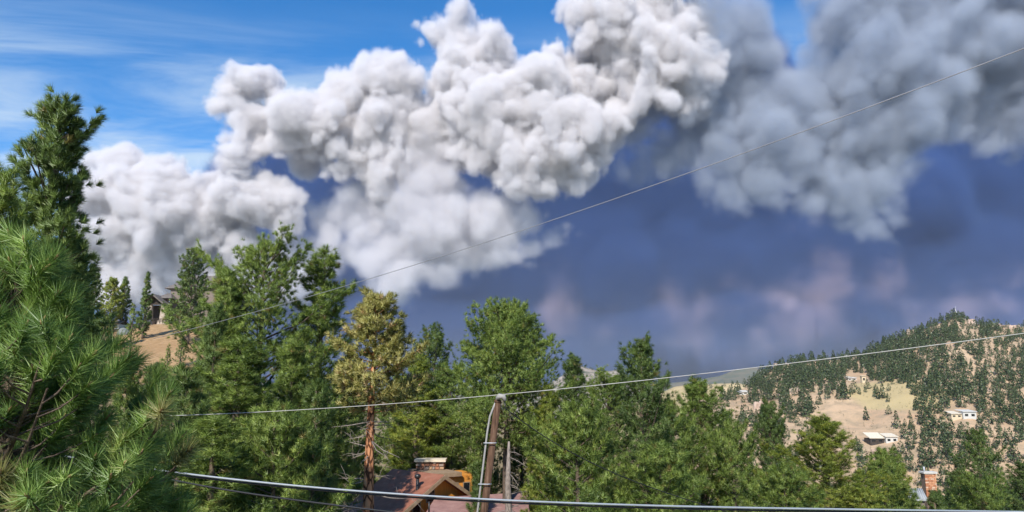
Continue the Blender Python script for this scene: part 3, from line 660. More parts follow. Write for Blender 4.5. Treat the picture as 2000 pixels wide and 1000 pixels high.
BLOBS = [(1470,745,45,28,1.0),(1560,728,120,22,.75),(1620,745,90,25,.6),(1700,705,75,30,1.1),(1790,680,90,40,1.0),(1850,640,45,25,.9),(1760,725,120,35,1.0),(1860,735,100,40,.5),(1900,790,130,55,.7),(1830,830,75,50,1.3),(1940,850,110,60,1.2),(1960,780,80,50,.8),(1970,700,70,40,.2),(1920,650,90,25,.12),(1590,775,90,22,.5),(1530,765,80,18,.55),(1560,810,60,18,.5),(1800,880,60,50,1.2),(2080,760,90,120,.7)]
CLEAR = [(1690,850,75,45),(1740,762,38,13),(1725,800,75,28),(1725,868,45,22),(1885,815,34,12),(1660,810,60,25)]
def density(x, y):
    d = .11
    for cx, cy, rx, ry, k in BLOBS: d += .85 * k * math.exp(-((x - cx) / rx) ** 2 - ((y - cy) / ry) ** 2)
    for cx, cy, rx, ry in CLEAR: d -= .8 * math.exp(-(((x - cx) / rx) ** 2 + ((y - cy) / ry) ** 2) ** 2)
    return d + 1.1 * mnoise.noise(Vector((x * .024, y * .038, 0))) + .5 * mnoise.noise(Vector((x * .07, y * .1, 4)))
rr_ = random.Random(11); spots = []
u0, u1 = RU[0], float(np.interp(0, [0], [0])) + 0.80
cells = set()
for k in range(11000):
    u = rr_.uniform(.26, .82); t_ = rr_.random()
    p = mountain_point(u, t_); X, Yp = proj(p)
    if X < 1395 or X > 2120 or Yp > 985: continue
    if any(abs(X - hx) < hw and hy0 < Yp < hy1 for hx, hw, hy0, hy1 in ((1884, 30, 797, 848), (1726, 34, 845, 893), (1672, 22, 732, 766), (1456, 14, 760, 785))): continue
    if rr_.random() > max(.012, density(X, Yp)) * .5: continue
    c = (int(p.x / 5), int(p.y / 8))
    if c in cells: continue
    cells.add(c); spots.append((p, X, Yp, rr_.choice([.6, .85, 1.0, 1.2, 1.4]) * rr_.uniform(.85, 1.1) * (1.0 if density(X, Yp) > .35 else .75)))
# a fringe of trees along the crest
for k in range(120):
    u = rr_.uniform(.28, .78); p = mountain_point(u, 1.0); X, Yp = proj(p)
    if abs(X - 1868) < 7: continue
    if 1560 < X < 1950 or rr_.random() < .5: spots.append((p, X, Yp, rr_.uniform(.5, .95)))
spots.sort(key=lambda s: -s[3] / s[0].y)
inview = [s for s in spots if s[1] < 2000]
single = inview[:245]; sid = set(id(s) for s in single); rest = [s for s in spots if id(s) not in sid]
def crest_y(x): return float(np.interp(x, [q[0] for q in RIDGE_PX], [q[1] for q in RIDGE_PX]))
for p, X, Yp, s in single:
    if Yp < crest_y(X) + 16: where = 'on the crest of the mountain'
    elif X < 1640 and Yp < 760: where = 'on the wooded left shoulder of the mountain'
    elif X < 1770 and Yp >= 760: where = 'on the dry slope round the long cream roofed house'
    elif Yp >= 760: where = 'in the woods round the pale two roofed house'
    else: where = 'on the upper face of the mountain below the radio mast'
    k = rr_.randrange(len(PROTO_ME))
    o = link(bpy.data.objects.new('pine_tree', PROTO_ME[k])); o.location = p - Vector((0, 0, .2)); o.scale = (s, s, s * rr_.uniform(.9, 1.15)); o.rotation_euler = (0, 0, rr_.uniform(0, 6.28))
    tag(o, 'small dark pine ' + where, 'tree', 'pines ' + where)
def merged(name, items, label, mats, zoff=.2, protos=None):
    Vs, Ts, ts, ms, ns_ = [], [], [], [], []; off = 0
    for p, s in items:
        v, t, tn, mi, ns = rr_.choice(protos or PROTO); a = rr_.uniform(0, 6.28); c_, s_ = math.cos(a) * s, math.sin(a) * s
        vv = np.stack([v[:, 0] * c_ - v[:, 1] * s_ + p[0], v[:, 0] * s_ + v[:, 1] * c_ + p[1], v[:, 2] * s + p[2] - zoff], 1)
        Vs.append(vv); Ts.append(t + off); ts.append(tn); ms.append(mi); off += len(v)
        c1, s1 = math.cos(a), math.sin(a); ns_.append(np.stack([ns[:, 0] * c1 - ns[:, 1] * s1, ns[:, 0] * s1 + ns[:, 1] * c1, ns[:, 2]], 1))
    o = link(bpy.data.objects.new(name, np_mesh(name, np.concatenate(Vs), np.concatenate(Ts), np.concatenate(ts), mats, np.concatenate(ms), normals=np.concatenate(ns_))))
    return tag(o, label, 'forest', kind='stuff')
merged('mountain_forest', [(s[0], s[3]) for s in rest], 'dark pine woods covering the dry mountain', (N_HILL, BARK))
SCRUB = [tuple(a[:k_] if i_ != 1 else a[:n_] for i_, (a, k_, n_) in enumerate(zip(q, (90, 30, 90, 30, 90), (0, 30, 0, 0, 0)))) for q in PROTO]
shrubs = []
for k in range(2600):
    u = rr_.uniform(.26, .82); p = mountain_point(u, rr_.random()); X, Yp = proj(p)
    if 1400 < X < 2100 and Yp < 985 and mnoise.noise(Vector((X * .03, Yp * .05, 9))) > -.1: shrubs.append((p, rr_.uniform(.12, .32)))
merged('mountain_shrubs', shrubs, 'low scrub dotted over the dry mountain slope', (N_HILL, BARK), 0, SCRUB)
# woods on the farther hills
far_items = []
dg = bpy.context.evaluated_depsgraph_get(); dg.update()
def on(objname, x, y):
    o = bpy.data.objects[objname]; ok, loc, *_ = o.ray_cast(Vector((x, y, 900)), Vector((0, 0, -1))); return loc if ok else None
for k in range(900):
    y = rr_.uniform(1800, 2500); x = rr_.uniform(.02, .28) * y; l = on('rocky_hill', x, y)
    if l and l.z > -50 and mnoise.noise(l * .012) > -.15: far_items.append((l, rr_.uniform(.7, 1.2)))
for k in range(500):
    y = rr_.uniform(1000, 1500); x = rr_.uniform(.18, .36) * y; l = on('golden_hill', x, y)
    if l and l.z > -60 and (mnoise.noise(l * .02) > .22): far_items.append((l, rr_.uniform(.5, .9)))
merged('distant_woods', far_items, 'scattered dark trees on the far rocky and golden hills', (N_HILL, BARK))
# valley floor woods between the near pines and the mountain
val = []
for k in range(900):
    y = rr_.uniform(165, 440); x = rr_.uniform(.0, .85) * y
    val.append(((x, y, ground_z(x, y)), rr_.uniform(.7, 1.25)))
merged('valley_woods', val, 'dark pines filling the valley floor below the mountain', (N_HILL, BARK))
# ------------------------------------------------------------------ cabin with the brown roof
ROOF = noisy('brown_roofing', [(.3, (.20, .08, .05)), (.55, (.26, .105, .065)), (.8, (.32, .16, .11))], 2.2, .7, .3, bs=.2, bd=.01)
ROOF2 = noisy('pinkish_brown_roofing', [(.3, (.22, .12, .11)), (.7, (.32, .19, .17))], 2.2, .8, .2, bs=.2, bd=.01)
ORANGE = noisy('orange_stained_boards', [(.3, (.50, .19, .03)), (.7, (.66, .29, .05))], 3, .6, .3, stretch=(6, 6, .6), bs=.2)
FASCIA = noisy('tan_fascia', [(.3, (.22, .15, .09)), (.7, (.33, .24, .16))], 4)
GLASS = mat('dark_window_glass', .08, .6)[0]; GLASS.node_tree.nodes['Principled BSDF'].inputs['Base Color'].default_value = (.012, .014, .016, 1)
BLACKM = plain('black_metal', (.02, .02, .022), .4, .5)
CREAM = plain('cream_stone_cap', (.62, .53, .40), .8)
def slab(A, B, C_, D, th):
    """four top corners -> (low quad, high quad) of a slab th thick, straight down its normal"""
    n = (B - A).cross(D - A).normalized()
    if n.z < 0: n = -n
    hi = [A, B, C_, D]; lo = [p - n * th for p in hi]
    if (B - A).cross(D - A).z < 0: hi.reverse(); lo.reverse()
    return lo, hi
def cabin():
    A = at(780, 917, 50); B = at(868, 927, 47); D = at(798, 1000, 44.5)
    A.z = B.z = (A.z + B.z) / 2
    e1 = (B - A).normalized(); dn = (D - B); dn -= e1 * dn.dot(e1)           # along the ridge, down the slope
    flat = Vector((dn.x, dn.y, 0)); drop = dn.z
    back = Vector((-flat.x, -flat.y, drop))
    base = Vector((B.x, B.y, ground_z(B.x, B.y) - .2))
    t = thing('cabin', base, 'orange walled cabin with dark brown roofs below the ponderosa', 'house')
    O = base; L = lambda p: p - O
    k = 1.25
    m = MB(); m.hull(*slab(L(A - e1 * .7), L(B), L(B + dn * k), L(A - e1 * .7 + dn * k), .16)); r = m.build('roof', ROOF, t); r['label'] = 'dark brown main roof'
    m = MB(); m.hull(*slab(L(A - e1 * .7), L(B), L(B + back * .8), L(A - e1 * .7 + back * .8), .16)); m.build('roof', ROOF, t)
    # rake boards along the gable
    nrm = e1.cross(dn).normalized(); nrm = nrm if nrm.z > 0 else -nrm
    m = MB()
    for q, kk in ((dn, k), (back, .8)):
        p0 = L(B) + e1 * .03; p1 = p0 + q * kk
        m.hull([p0 + Vector((0, 0, -.26)), p0 + Vector((0, 0, -.26)) + e1 * .05, p1 + Vector((0, 0, -.26)) + e1 * .05, p1 + Vector((0, 0, -.26))], [p0 + Vector((0, 0, -.01)), p0 + Vector((0, 0, -.01)) + e1 * .05, p1 + Vector((0, 0, -.01)) + e1 * .05, p1 + Vector((0, 0, -.01))])
    m.build('rake_board', FASCIA, t)
    # gable wall set in under the overhang
    W = L(B) - e1 * .45
    zg = .0
    pts = [W + Vector((0, 0, -.2)), W + dn * .95 + Vector((0, 0, -.2)), Vector((*(W + dn * .95).xy, zg)), Vector((*(W + back * .7).xy, zg)), W + back * .7 + Vector((0, 0, -.2))]
    m = MB(); m.hull([p - e1 * .15 for p in pts], pts); m.build('wall', ORANGE, t)
    # side wall under the eave
    s0 = W + dn * .95; m = MB(); inn = -Vector((flat.x, flat.y, 0)).normalized() * .15
    q = [s0 - e1 * .152, s0 - e1 * 4.2, s0 - e1 * 4.2 + inn, s0 - e1 * .152 + inn]
    m.hull([Vector((p.x, p.y, zg)) for p in q], [Vector((p.x, p.y, s0.z - .22)) for p in q]); m.build('wall', ORANGE, t)
    for f in (.25, .62):                                                     # gable windows
        p = W + dn * f * .95; h = Vector(flat).normalized()
        c = Vector((p.x, p.y, p.z - .75)) + e1 * .02
        fr = MB(); fr.hull([c - h * .32 - Vector((0, 0, .4)), c + h * .32 - Vector((0, 0, .4)), c + h * .32 - Vector((0, 0, .4)) + e1 * .05, c - h * .32 - Vector((0, 0, .4)) + e1 * .05], [c - h * .32 + Vector((0, 0, .35)), c + h * .32 + Vector((0, 0, .35)), c + h * .32 + Vector((0, 0, .35)) + e1 * .05, c - h * .32 + Vector((0, 0, .35)) + e1 * .05]); w_ = fr.build('window', FASCIA, t)
        c2 = c + e1 * .056; g_ = MB(); g_.hull([c2 - h * .25 - Vector((0, 0, .33)), c2 + h * .25 - Vector((0, 0, .33)), c2 + h * .25 - Vector((0, 0, .33)) + e1 * .01, c2 - h * .25 - Vector((0, 0, .33)) + e1 * .01], [c2 - h * .25 + Vector((0, 0, .28)), c2 + h * .25 + Vector((0, 0, .28)), c2 + h * .25 + Vector((0, 0, .28)) + e1 * .01, c2 - h * .25 + Vector((0, 0, .28)) + e1 * .01]); g_.build('pane', GLASS, w_)
    # rear wing: tall orange wall, flat roof edge, dark window
    P0 = L(at(869, 970, 49.5)); P1 = L(at(945, 970, 51.0)); zt_ = L(at(880, 931, 49.5)).z
    ax = (P1 - P0); ax.z = 0; ax.normalize(); ny = Vector((ax.y, -ax.x, 0))            # towards the viewer
    if ny.y > 0: ny = -ny
    q = [P0, P0 + ax * 2.7, P0 + ax * 2.7 - ny * 3, P0 - ny * 3]
    m = MB(); m.hull([Vector((p.x, p.y, zg)) for p in q], [Vector((p.x, p.y, zt_)) for p in q]); m.build('wall', ORANGE, t)
    q = [P0 - ax * 1.0 + ny * .35, P0 + ax * 1.0 + ny * .35, P0 + ax * 1.0 - ny * 3.4, P0 - ax * 1.0 - ny * 3.4]
    m = MB(); m.hull([Vector((p.x, p.y, zt_ + .003)) for p in q], [Vector((p.x, p.y, zt_ + .26)) for p in q]); m.build('roof', FASCIA, t)['label'] = 'flat roof with a tan edge'
    def pane(c, wd, ht):
        c = c + ny * .02; fr = MB(); fr.hull([c - ax * wd / 2, c + ax * wd / 2, c + ax * wd / 2 + ny * .05, c - ax * wd / 2 + ny * .05][::-1], [p + Vector((0, 0, ht)) for p in [c - ax * wd / 2, c + ax * wd / 2, c + ax * wd / 2 + ny * .05, c - ax * wd / 2 + ny * .05][::-1]])
        w_ = fr.build('window', FASCIA, t); c = c + ny * .053 + Vector((0, 0, .05)); i_ = wd / 2 - .05
        g_ = MB(); q_ = [c - ax * i_, c - ax * i_ + ny * .01, c + ax * i_ + ny * .01, c + ax * i_]; g_.hull(q_, [p + Vector((0, 0, ht - .1)) for p in q_]); g_.build('pane', GLASS, w_)
    pane(Vector((*(P0 + ax * .72).xy, zt_ - 1.25)), .42, .85); pane(Vector((*(P0 + ax * 1.5).xy, zt_ - 1.3)), .5, .9); pane(Vector((*(P0 + ax * 2.25).xy, zt_ - 1.3)), .5, .9)
    # low front roof
    E = [L(at(850, 972, 46.8)), L(at(1030, 968, 49.3)), L(at(1040, 1030, 41.0)), L(at(800, 1030, 41.0))]
    zz = E[0].z; E[1].z = zz; E[2].z = E[3].z = zz - 1.25
    m = MB(); m.hull(*slab(E[0], E[1], E[2], E[3], .15)); m.build('roof', ROOF2, t)['label'] = 'low pinkish brown front roof'
    q = [E[0] + Vector((.6, -.4, 0)), E[1] + Vector((-.4, -.5, 0)), E[2] + Vector((-.4, .5, 0)), E[3] + Vector((.9, .5, 0))][::-1]
    lo = [Vector((p.x, p.y, zg)) for p in q]; hi = [Vector((p.x, p.y, p.z - .2)) for p in q]
    if (lo[1] - lo[0]).cross(lo[3] - lo[0]).z < 0: lo.reverse(); hi.reverse()
    m = MB(); m.hull(lo, hi); m.build('wall', ORANGE, t)
    for px, py, Y in ((838, 990, 44.0), (930, 985, 46.5)):                      # small roof vents
        p = L(at(px, py, Y)); m = MB(); m.tube([p - Vector((0, 0, .5)), p + Vector((0, 0, .28))], .05, 8); m.build('vent_pipe', BLACKM, t)
    # black flue on the main roof
    p = L(at(815, 968, 46.6)); h = L(at(815, 933, 46.6)).z - p.z
    m = MB(); m.tube([p - Vector((0, 0, .5)), p + Vector((0, 0, h))], .10, 12); m.tube([p + Vector((0, 0, h - .05)), p + Vector((0, 0, h + .02)), p + Vector((0, 0, h + .16)), p + Vector((0, 0, h + .22))], [.12, .19, .19, .06], 12); m.build('flue_pipe', BLACKM, t)
    # stone chimney: every stone its own piece
    c0 = L(at(841, 928, 51.5)); zb, zt2 = c0.z - 1.6, L(at(841, 901, 51.5)).z; hw, hd = .92, .5
    m = MB(); m.box((c0.x, c0.y, (zb + zt2) / 2), (hw * 2 - .14, hd * 2 - .14, zt2 - zb)); ch = m.build('chimney', plain('mortar', (.20, .14, .10), .95), t)
    stone = [noisy('chimney_stone_%s' % n_, [(.3, a_), (.7, b_)], 6, .9, bs=.4) for n_, a_, b_ in (('tan', (.34, .21, .12), (.50, .33, .20)), ('rust', (.26, .11, .06), (.38, .18, .11)), ('grey', (.22, .17, .14), (.36, .29, .24)))]
    r_ = random.Random(3); z = zb + .02; row = 0
    while z < zt2 - .05:
        hgt = r_.uniform(.13, .22); hgt = min(hgt, zt2 - z)
        for face in (0, 1, 2):
            span = hw if face == 0 else hd; x = -span
            while x < span - .04:
                wd = min(r_.uniform(.16, .36), span - x); g_ = .015; pr = r_.uniform(.05, .09)
                b_ = MB(); j = lambda: r_.uniform(-.012, .012)
                if face == 0: pts = lambda yy, s_: [(c0.x + x + g_ + s_, yy, 0), (c0.x + x + wd - g_ - s_, yy, 0)]
                quad = []
                for depth, s_ in ((-.07, 0), (pr - .07, .02)):
                    x0, x1, z0, z1 = x + g_ + s_, x + wd - g_ - s_, z + g_ + s_ * .7, z + hgt - g_ - s_ * .7
                    cs = [(x0 + j(), z0 + j()), (x1 + j(), z0 + j()), (x1 + j(), z1 + j()), (x0 + j(), z1 + j())]
                    if face == 0: quad.append([(c0.x + a, c0.y - hd - depth, b) for a, b in cs])
                    elif face == 1: quad.append([(c0.x + hw + depth, c0.y + a, b) for a, b in cs])
                    else: quad.append([(c0.x - hw - depth, c0.y - a, b) for a, b in cs])
                b_.hull(quad[0], quad[1]); b_.build('stone', r_.choice(stone), ch); x += wd
        z += hgt
    m = MB(); m.box((c0.x, c0.y, zt2 + .09), (hw * 2 + .2, hd * 2 + .2, .16)); m.build('chimney_cap', CREAM, ch)
cabin()

# ------------------------------------------------------------------ utility pole and lines
POLEW = noisy('weathered_pole_wood', [(.3, (.045, .025, .017)), (.55, (.105, .06, .038)), (.8, (.20, .13, .09))], 5, .9, .1, stretch=(6, 6, .5), bs=.4)
COND = plain('grey_white_conduit', (.29, .275, .26), .55)
STEEL = plain('galvanised_steel', (.45, .46, .48), .35, .5)
def pole():
    top = at(972, 786, 20); foot = at(944, 1010, 20.0); d = (foot - top); z = ground_z(foot.x, 20.) - .3
    base = top + d * ((z - top.z) / d.z)
    t = thing('utility_pole', base, 'leaning brown wooden utility pole with a pale conduit', 'pole'); L = lambda p: p - base
    T_ = L(top); ax = T_.normalized(); sd = Vector((-1, -.12, 0)).normalized()
    m = MB(); m.tube([Vector((0, 0, 0)), T_ * .5, T_], [.108, .098, .088], 14); m.build('shaft', POLEW, t)
    m = MB(); m.tube([T_ - ax * .01, T_ + ax * .05, T_ + ax * .09], [.094, .094, .03], 14); m.build('pole_cap', POLEW, t)
    c = MB(); o = sd * .17 + Vector((0, -.05, 0)); o2 = sd * .12 + Vector((0, -.05, 0))
    pts = [o2 * 1.0 + ax * .4, o * .95 + T_ * .55, o + T_ - ax * .75, o * .9 + T_ - ax * .35, o2 * .7 + T_ - ax * .1, o2 * .2 + T_ + ax * .10]
    c.tube(pts, .026, 10); cd = c.build('conduit', COND, t)
    h = MB(); w0 = T_ + ax * .10 + Vector((-.03, -.1, 0)); h.tube([w0, w0 + Vector((.07, -.03, .06)), w0 + Vector((.17, -.05, .05)), w0 + Vector((.21, -.05, -.06))], [.05, .075, .07, .045], 10); h.build('weatherhead', COND, t)
    l_ = MB(); l_.tube([w0 + Vector((.20, -.05, -.06)), w0 + Vector((.22, -.06, -.2)), w0 + Vector((.14, -.06, -.27)), w0 + Vector((.10, -.04, -.15))], .012, 6); l_.build('drip_loop', BLACKM, t)
    for f in (.35, .55, .72, .86):
        b = MB(); p = T_ * f; b.tube([p + sd * .23 + Vector((0, -.1, 0)), p + Vector((0, -.155, 0)), p - sd * .10 + Vector((0, -.12, 0))], .012, 6); b.build('strap', STEEL, t)
    return top
ptop = pole()
def wire(name, P, Ys, rad, material, label, n=60, group=None):
    """a span strung through photo points P at distances running from Ys[0] to Ys[1]"""
    xs = [p[0] for p in P]; V = []
    co = np.polyfit(xs, [p[1] for p in P], min(3, len(P) - 1))
    for k in range(n + 1):
        x = xs[0] + (xs[-1] - xs[0]) * k / n
        f = k / n; Y = 1 / ((1 - f) / Ys[0] + f / Ys[1]); V.append(at(x, float(np.polyval(co, x)), Y))
    o = V[0].copy(); m = MB(); m.tube([v - o for v in V], rad, 8); ob = m.build(name, material); ob.location = o
    return tag(ob, label, 'wire', group)
LINE = plain('pale_line', (.26, .26, .28), .5); LINE2 = plain('bright_line', (.40, .39, .36), .5); DARKL = plain('black_cable', (.016, .017, .02), .6); SILV = plain('silver_cable', (.24, .27, .30), .4, .5)
wire('power_line', [(300,662),(380,640),(560,594),(700,550),(880,492),(1060,437),(1200,390),(1340,341),(1500,283),(1700,206),(1850,150),(2000,95),(2150,38)], (27, 9), .0075, LINE, 'thin grey line climbing across the smoke to the upper right')
wire('power_line', [(300,813),(340,811),(600,802),(800,785),(1000,768),(1200,748),(1400,728),(1600,703),(1800,677),(2000,651),(2150,631)], (19, 15), .008, LINE2, 'pale line crossing the pines and the mountain slope')
wire('service_cable', [(100,884),(300,918),(410,935),(600,952),(800,964),(1000,975),(1200,985),(1400,991),(1600,995),(1800,998),(2000,1001),(2200,1003)], (7, 7), .009, SILV, 'thick silver cable along the bottom in front of the pole')
m_ = MB(); 
wire('service_cable', [(100,888),(300,922),(410,939.5),(600,956.5),(800,968.5),(1000,979.5),(1200,989.5),(1400,995.5),(1600,999.5),(1800,1002.5),(2000,1005.5),(2200,1007.5)], (7.02, 7.02), .008, DARKL, 'dark cable strand lashed under the thick silver cable')
wire('service_cable', [(150,890),(300,930),(390,948),(500,965),(600,980),(700,992),(760,1000),(900,1018)], (9, 9), .011, DARKL, 'slack black cable below the silver cable at lower left')
wire('service_drop', [(986,796),(1050,845),(1150,900),(1250,945),(1340,975),(1450,1010)], (20, 27), .014, DARKL, 'dark drop wire falling right from the top of the pole')

# ------------------------------------------------------------------ house on the hill
GREYROOF = noisy('grey_brown_shingles', [(.3, (.11, .095, .085)), (.7, (.19, .165, .145))], 1.5, .85)
STONEW = noisy('pale_stone', [(.3, (.34, .27, .21)), (.7, (.52, .44, .36))], 2.5, .9, bs=.5)
DARKW = plain('dark_timber', (.05, .038, .03), .8); WALLT = plain('taupe_wall', (.20, .16, .13), .85)
def local(t):
    o = Vector(t.location); return lambda px, py, Y: at(px, py, Y) - o
def hip_roof(m, x0, x1, y0, y1, z0, z1, inset):
    """hipped roof: eave rectangle to a ridge"""
    a, b, c, d = Vector((x0, y0, z0)), Vector((x1, y0, z0)), Vector((x1, y1, z0)), Vector((x0, y1, z0))
    ym = (y0 + y1) / 2; r0, r1 = Vector((x0 + inset, ym, z1)), Vector((x1 - inset, ym, z1))
    m.poly([a, b, r1, r0]); m.poly([b, c, r1]); m.poly([c, d, r0, r1]); m.poly([d, a, r0]); m.poly([d, c, b, a])
def gable_roof(m, x0, x1, y0, y1, z0, z1, th=.3):
    """two slabs, ridge along y"""
    xm = (x0 + x1) / 2
    for xe in (x0, x1):
        lo, hi = slab(Vector((xe, y0, z0)), Vector((xm, y0, z1)), Vector((xm, y1, z1)), Vector((xe, y1, z0)), th); m.hull(lo, hi)
def hill_house():
    Y = 192; b = at(385, 612, Y); gz = ground_z(b.x, Y); b.z = gz - .3
    t = thing('hill_house', b, 'large brown hill house with stone porch above the tan field', 'house'); L = local(t)
    x0, x1 = L(322, 600, Y).x, L(462, 600, Y).x; ze, zr = L(0, 563, Y).z, L(0, 541, Y).z
    m = MB(); m.box(((x0 + x1) / 2, 6, ze / 2), (x1 - x0 - 1.6, 10.4, ze)); m.build('wall', WALLT, t)
    m = MB(); hip_roof(m, x0 - .6, x1 + .6, 0, 12, ze + .003, zr + 1.2, 5); m.build('roof', GREYROOF, t)
    # lower tier over the porch
    lx0, lx1 = L(313, 590, Y).x, L(345, 590, Y).x
    m = MB(); hip_roof(m, lx0, lx1, -3.0, 3, L(0, 585, Y).z, L(0, 573, Y).z, 1.6); m.build('roof', GREYROOF, t)
    px0, px1 = L(296, 590, Y).x, L(341, 590, Y).x; pe, pr = L(0, 597, Y).z, L(0, 579, Y).z
    m = MB(); gable_roof(m, px0, px1, -6.2, -.5, pe, pr, .3); m.build('porch_roof', GREYROOF, t)
    m = MB(); xm = (px0 + px1) / 2; m.poly([(px0 + .6, -4.6, pe), (px1 - .6, -4.6, pe), (xm, -4.6, pr - .35)]); m.hull([(px0 + .6, -4.8, pe - .3), (px1 - .6, -4.8, pe - .3), (px1 - .6, -4.5, pe - .3), (px0 + .6, -4.5, pe - .3)], [(px0 + .6, -4.8, pe), (px1 - .6, -4.8, pe), (px1 - .6, -4.5, pe), (px0 + .6, -4.5, pe)]); m.build('porch_gable', DARKW, t)
    m = MB(); m.box((xm, -.6, pe / 2), (px1 - px0 - 1.4, .3, pe)); m.build('porch_wall', DARKW, t)
    for px in (312, 338):
        x = L(px, 590, Y).x; m = MB(); m.hull([(x - .75, -5.5, 0), (x + .75, -5.5, 0), (x + .75, -4.2, 0), (x - .75, -4.2, 0)], [(x - .5, -5.2, pe - .31), (x + .5, -5.2, pe - .31), (x + .5, -4.4, pe - .31), (x - .5, -4.4, pe - .31)]); m.build('stone_pillar', STONEW, t)
        m = MB(); m.box((x, -4.85, .55), (2.2, 1.6, 1.1)); m.build('pillar_base', STONEW, t)
    for px in (350, 366, 384, 402, 420, 440):
        x = L(px, 590, Y).x; m = MB(); m.box((x, .78, ze * .55), (1.5, .1, 1.7)); w_ = m.build('window', DARKW, t); m = MB(); m.box((x, .72, ze * .55), (1.25, .04, 1.45)); m.build('pane', GLASS, w_)
    m = MB(); m.box((L(428, 590, Y).x, 6, zr + 1.0), (1.3, 1.1, 2.2)); m.build('chimney', STONEW, t)
    f = thing('deck_fence', (b.x, b.y - 8.5, b.z + .2), 'low dark railing in front of the stone porch', 'fence')
    fx0, fx1 = L(318, 590, Y).x, L(362, 590, Y).x
    for i in range(9):
        m = MB(); m.box((fx0 + (fx1 - fx0) * i / 8, 0, .55), (.14, .14, 1.1)); m.build('post', DARKW, f)
    for z in (.45, .8, 1.12):
        m = MB(); m.box(((fx0 + fx1) / 2, -.09, z), (fx1 - fx0, .04, .1)); m.build('rail', DARKW, f)
hill_house()
def shed(px, py, Y, wpx, hpx, roofc, wallc, label, name='shed', depth=4.0, roofk=.45):
    b = at(px, py, Y); b.z = min(b.z, ground_z(b.x, Y) + .1) if Y < 300 else b.z
    t = thing(name, b, label, 'house'); s = Y / F; w_, h_ = wpx * s, hpx * s
    m = MB(); m.box((0, depth / 2, h_ * (1 - roofk) / 2 - .5), (w_, depth, h_ * (1 - roofk) + 1)); m.build('wall', wallc, t)
    m = MB(); z0 = h_ * (1 - roofk)
    lo, hi = slab(Vector((-w_ / 2 - .3, -.4, z0)), Vector((w_ / 2 + .3, -.4, z0)), Vector((w_ / 2 + .3, depth / 2, h_)), Vector((-w_ / 2 - .3, depth / 2, h_)), .2); m.hull([p + Vector((0, 0, .21)) for p in lo], [p + Vector((0, 0, .21)) for p in hi])
    lo, hi = slab(Vector((-w_ / 2 - .3, depth + .4, z0)), Vector((w_ / 2 + .3, depth + .4, z0)), Vector((w_ / 2 + .3, depth / 2 + .003, h_)), Vector((-w_ / 2 - .3, depth / 2 + .003, h_)), .2); m.hull([p + Vector((0, 0, .21)) for p in lo], [p + Vector((0, 0, .21)) for p in hi])
    m.build('roof', roofc, t)
    k = max(1, int(w_ / 3.2))
    for i in range(k):
        x = -w_ / 2 + w_ * (i + .5) / k; m = MB(); m.box((x, -.03, z0 * .5), (min(1.6, w_ * .4), .06, z0 * .55)); m.build('window', GLASS, t)
    return t
WHITEW = plain('white_wall', (.56, .54, .49), .7); CREAMR = plain('cream_roof', (.66, .58, .45), .7); GREYR2 = plain('grey_metal_roof', (.42, .43, .42), .45, .5); REDW = plain('rust_red_wall', (.35, .10, .07), .8); BEIGE = plain('beige_wall', (.60, .49, .33), .85)
shed(226, 625, 176, 16, 16, GREYROOF, WHITEW, 'little white shed beside the yellowing tree on the hill')
d_ = at(243, 622, 170); t = thing('boulder', (d_.x, d_.y, ground_z(d_.x, d_.y) - .2), 'smooth grey boulder on the hill left of the porch', 'rock')
m = MB()
for k in range(6):
    a0, a1 = k * math.pi / 12, (k + 1) * math.pi / 12
    for j in range(14):
        b0, b1 = j * math.pi / 7, (j + 1) * math.pi / 7
        q = lambda a, b: (1.4 * math.cos(a) * math.cos(b) * (1 + .08 * math.sin(3 * b)), 1.2 * math.cos(a) * math.sin(b), 1.7 * math.sin(a))
        m.poly([q(a0, b0), q(a0, b1), q(a1, b1), q(a1, b0)], True)
m.build('rock_body', noisy('grey_rock', [(.3, (.16, .17, .17)), (.7, (.25, .26, .26))], 1.2, .9, bs=.4), t)

# ------------------------------------------------------------------ houses on the mountain
def mountain_house(px, py, label, parts, rz=0):
    b = on_mountain(px, py); t = thing('hillside_house', b, label, 'house', rz=rz); s = b.y / F
    for (x, w_, h_, dp, rise, rc, wc, oy) in parts:           # all in photo px, depth in metres
        x *= s; w_ *= s; h_ *= s; rise *= s
        m = MB(); m.box((x, oy + dp / 2, h_ / 2 - 1.5), (w_, dp, h_ + 3)); m.build('wall', wc, t)
        lo, hi = slab(Vector((x - w_ / 2 - .5, oy - .7, h_)), Vector((x + w_ / 2 + .5, oy - .7, h_)), Vector((x + w_ / 2 + .5, oy + dp + .5, h_ + rise)), Vector((x - w_ / 2 - .5, oy + dp + .5, h_ + rise)), .35)
        m = MB(); m.hull([p + Vector((0, 0, .36)) for p in lo], [p + Vector((0, 0, .36)) for p in hi]); m.build('roof', rc, t)
        k = max(1, int(w_ / 3.5))
        for i in range(k):
            xx = x - w_ / 2 + w_ * (i + .5) / k; m = MB(); m.box((xx, oy - .04, h_ * .55), (w_ / k * .5, .08, h_ * .34)); m.build('window', GLASS, t)
    return t
mountain_house(1726, 866, 'long house with cream roof alone on the dry slope', [(-12, 26, 9, 9, 9, CREAMR, DARKW, 0), (14, 22, 12, 8, 5, CREAMR, WHITEW, -1.5)])
mountain_house(1884, 818, 'pale two roofed house among the pines on the mountain', [(-13, 20, 9, 8, 4, CREAMR, BEIGE, 1), (9, 25, 13, 9, 3, WHITEW, WHITEW, -1)])
mountain_house(1664, 744, 'tiny white house below the shoulder of the mountain', [(-4, 8, 6, 7, 2, WHITEW, WHITEW, 0), (5, 8, 5, 7, 2, WHITEW, WHITEW, 0)])
mountain_house(1688, 748, 'narrow beige block beside the tiny white house', [(0, 7, 13, 4, 1, BEIGE, BEIGE, 0)])
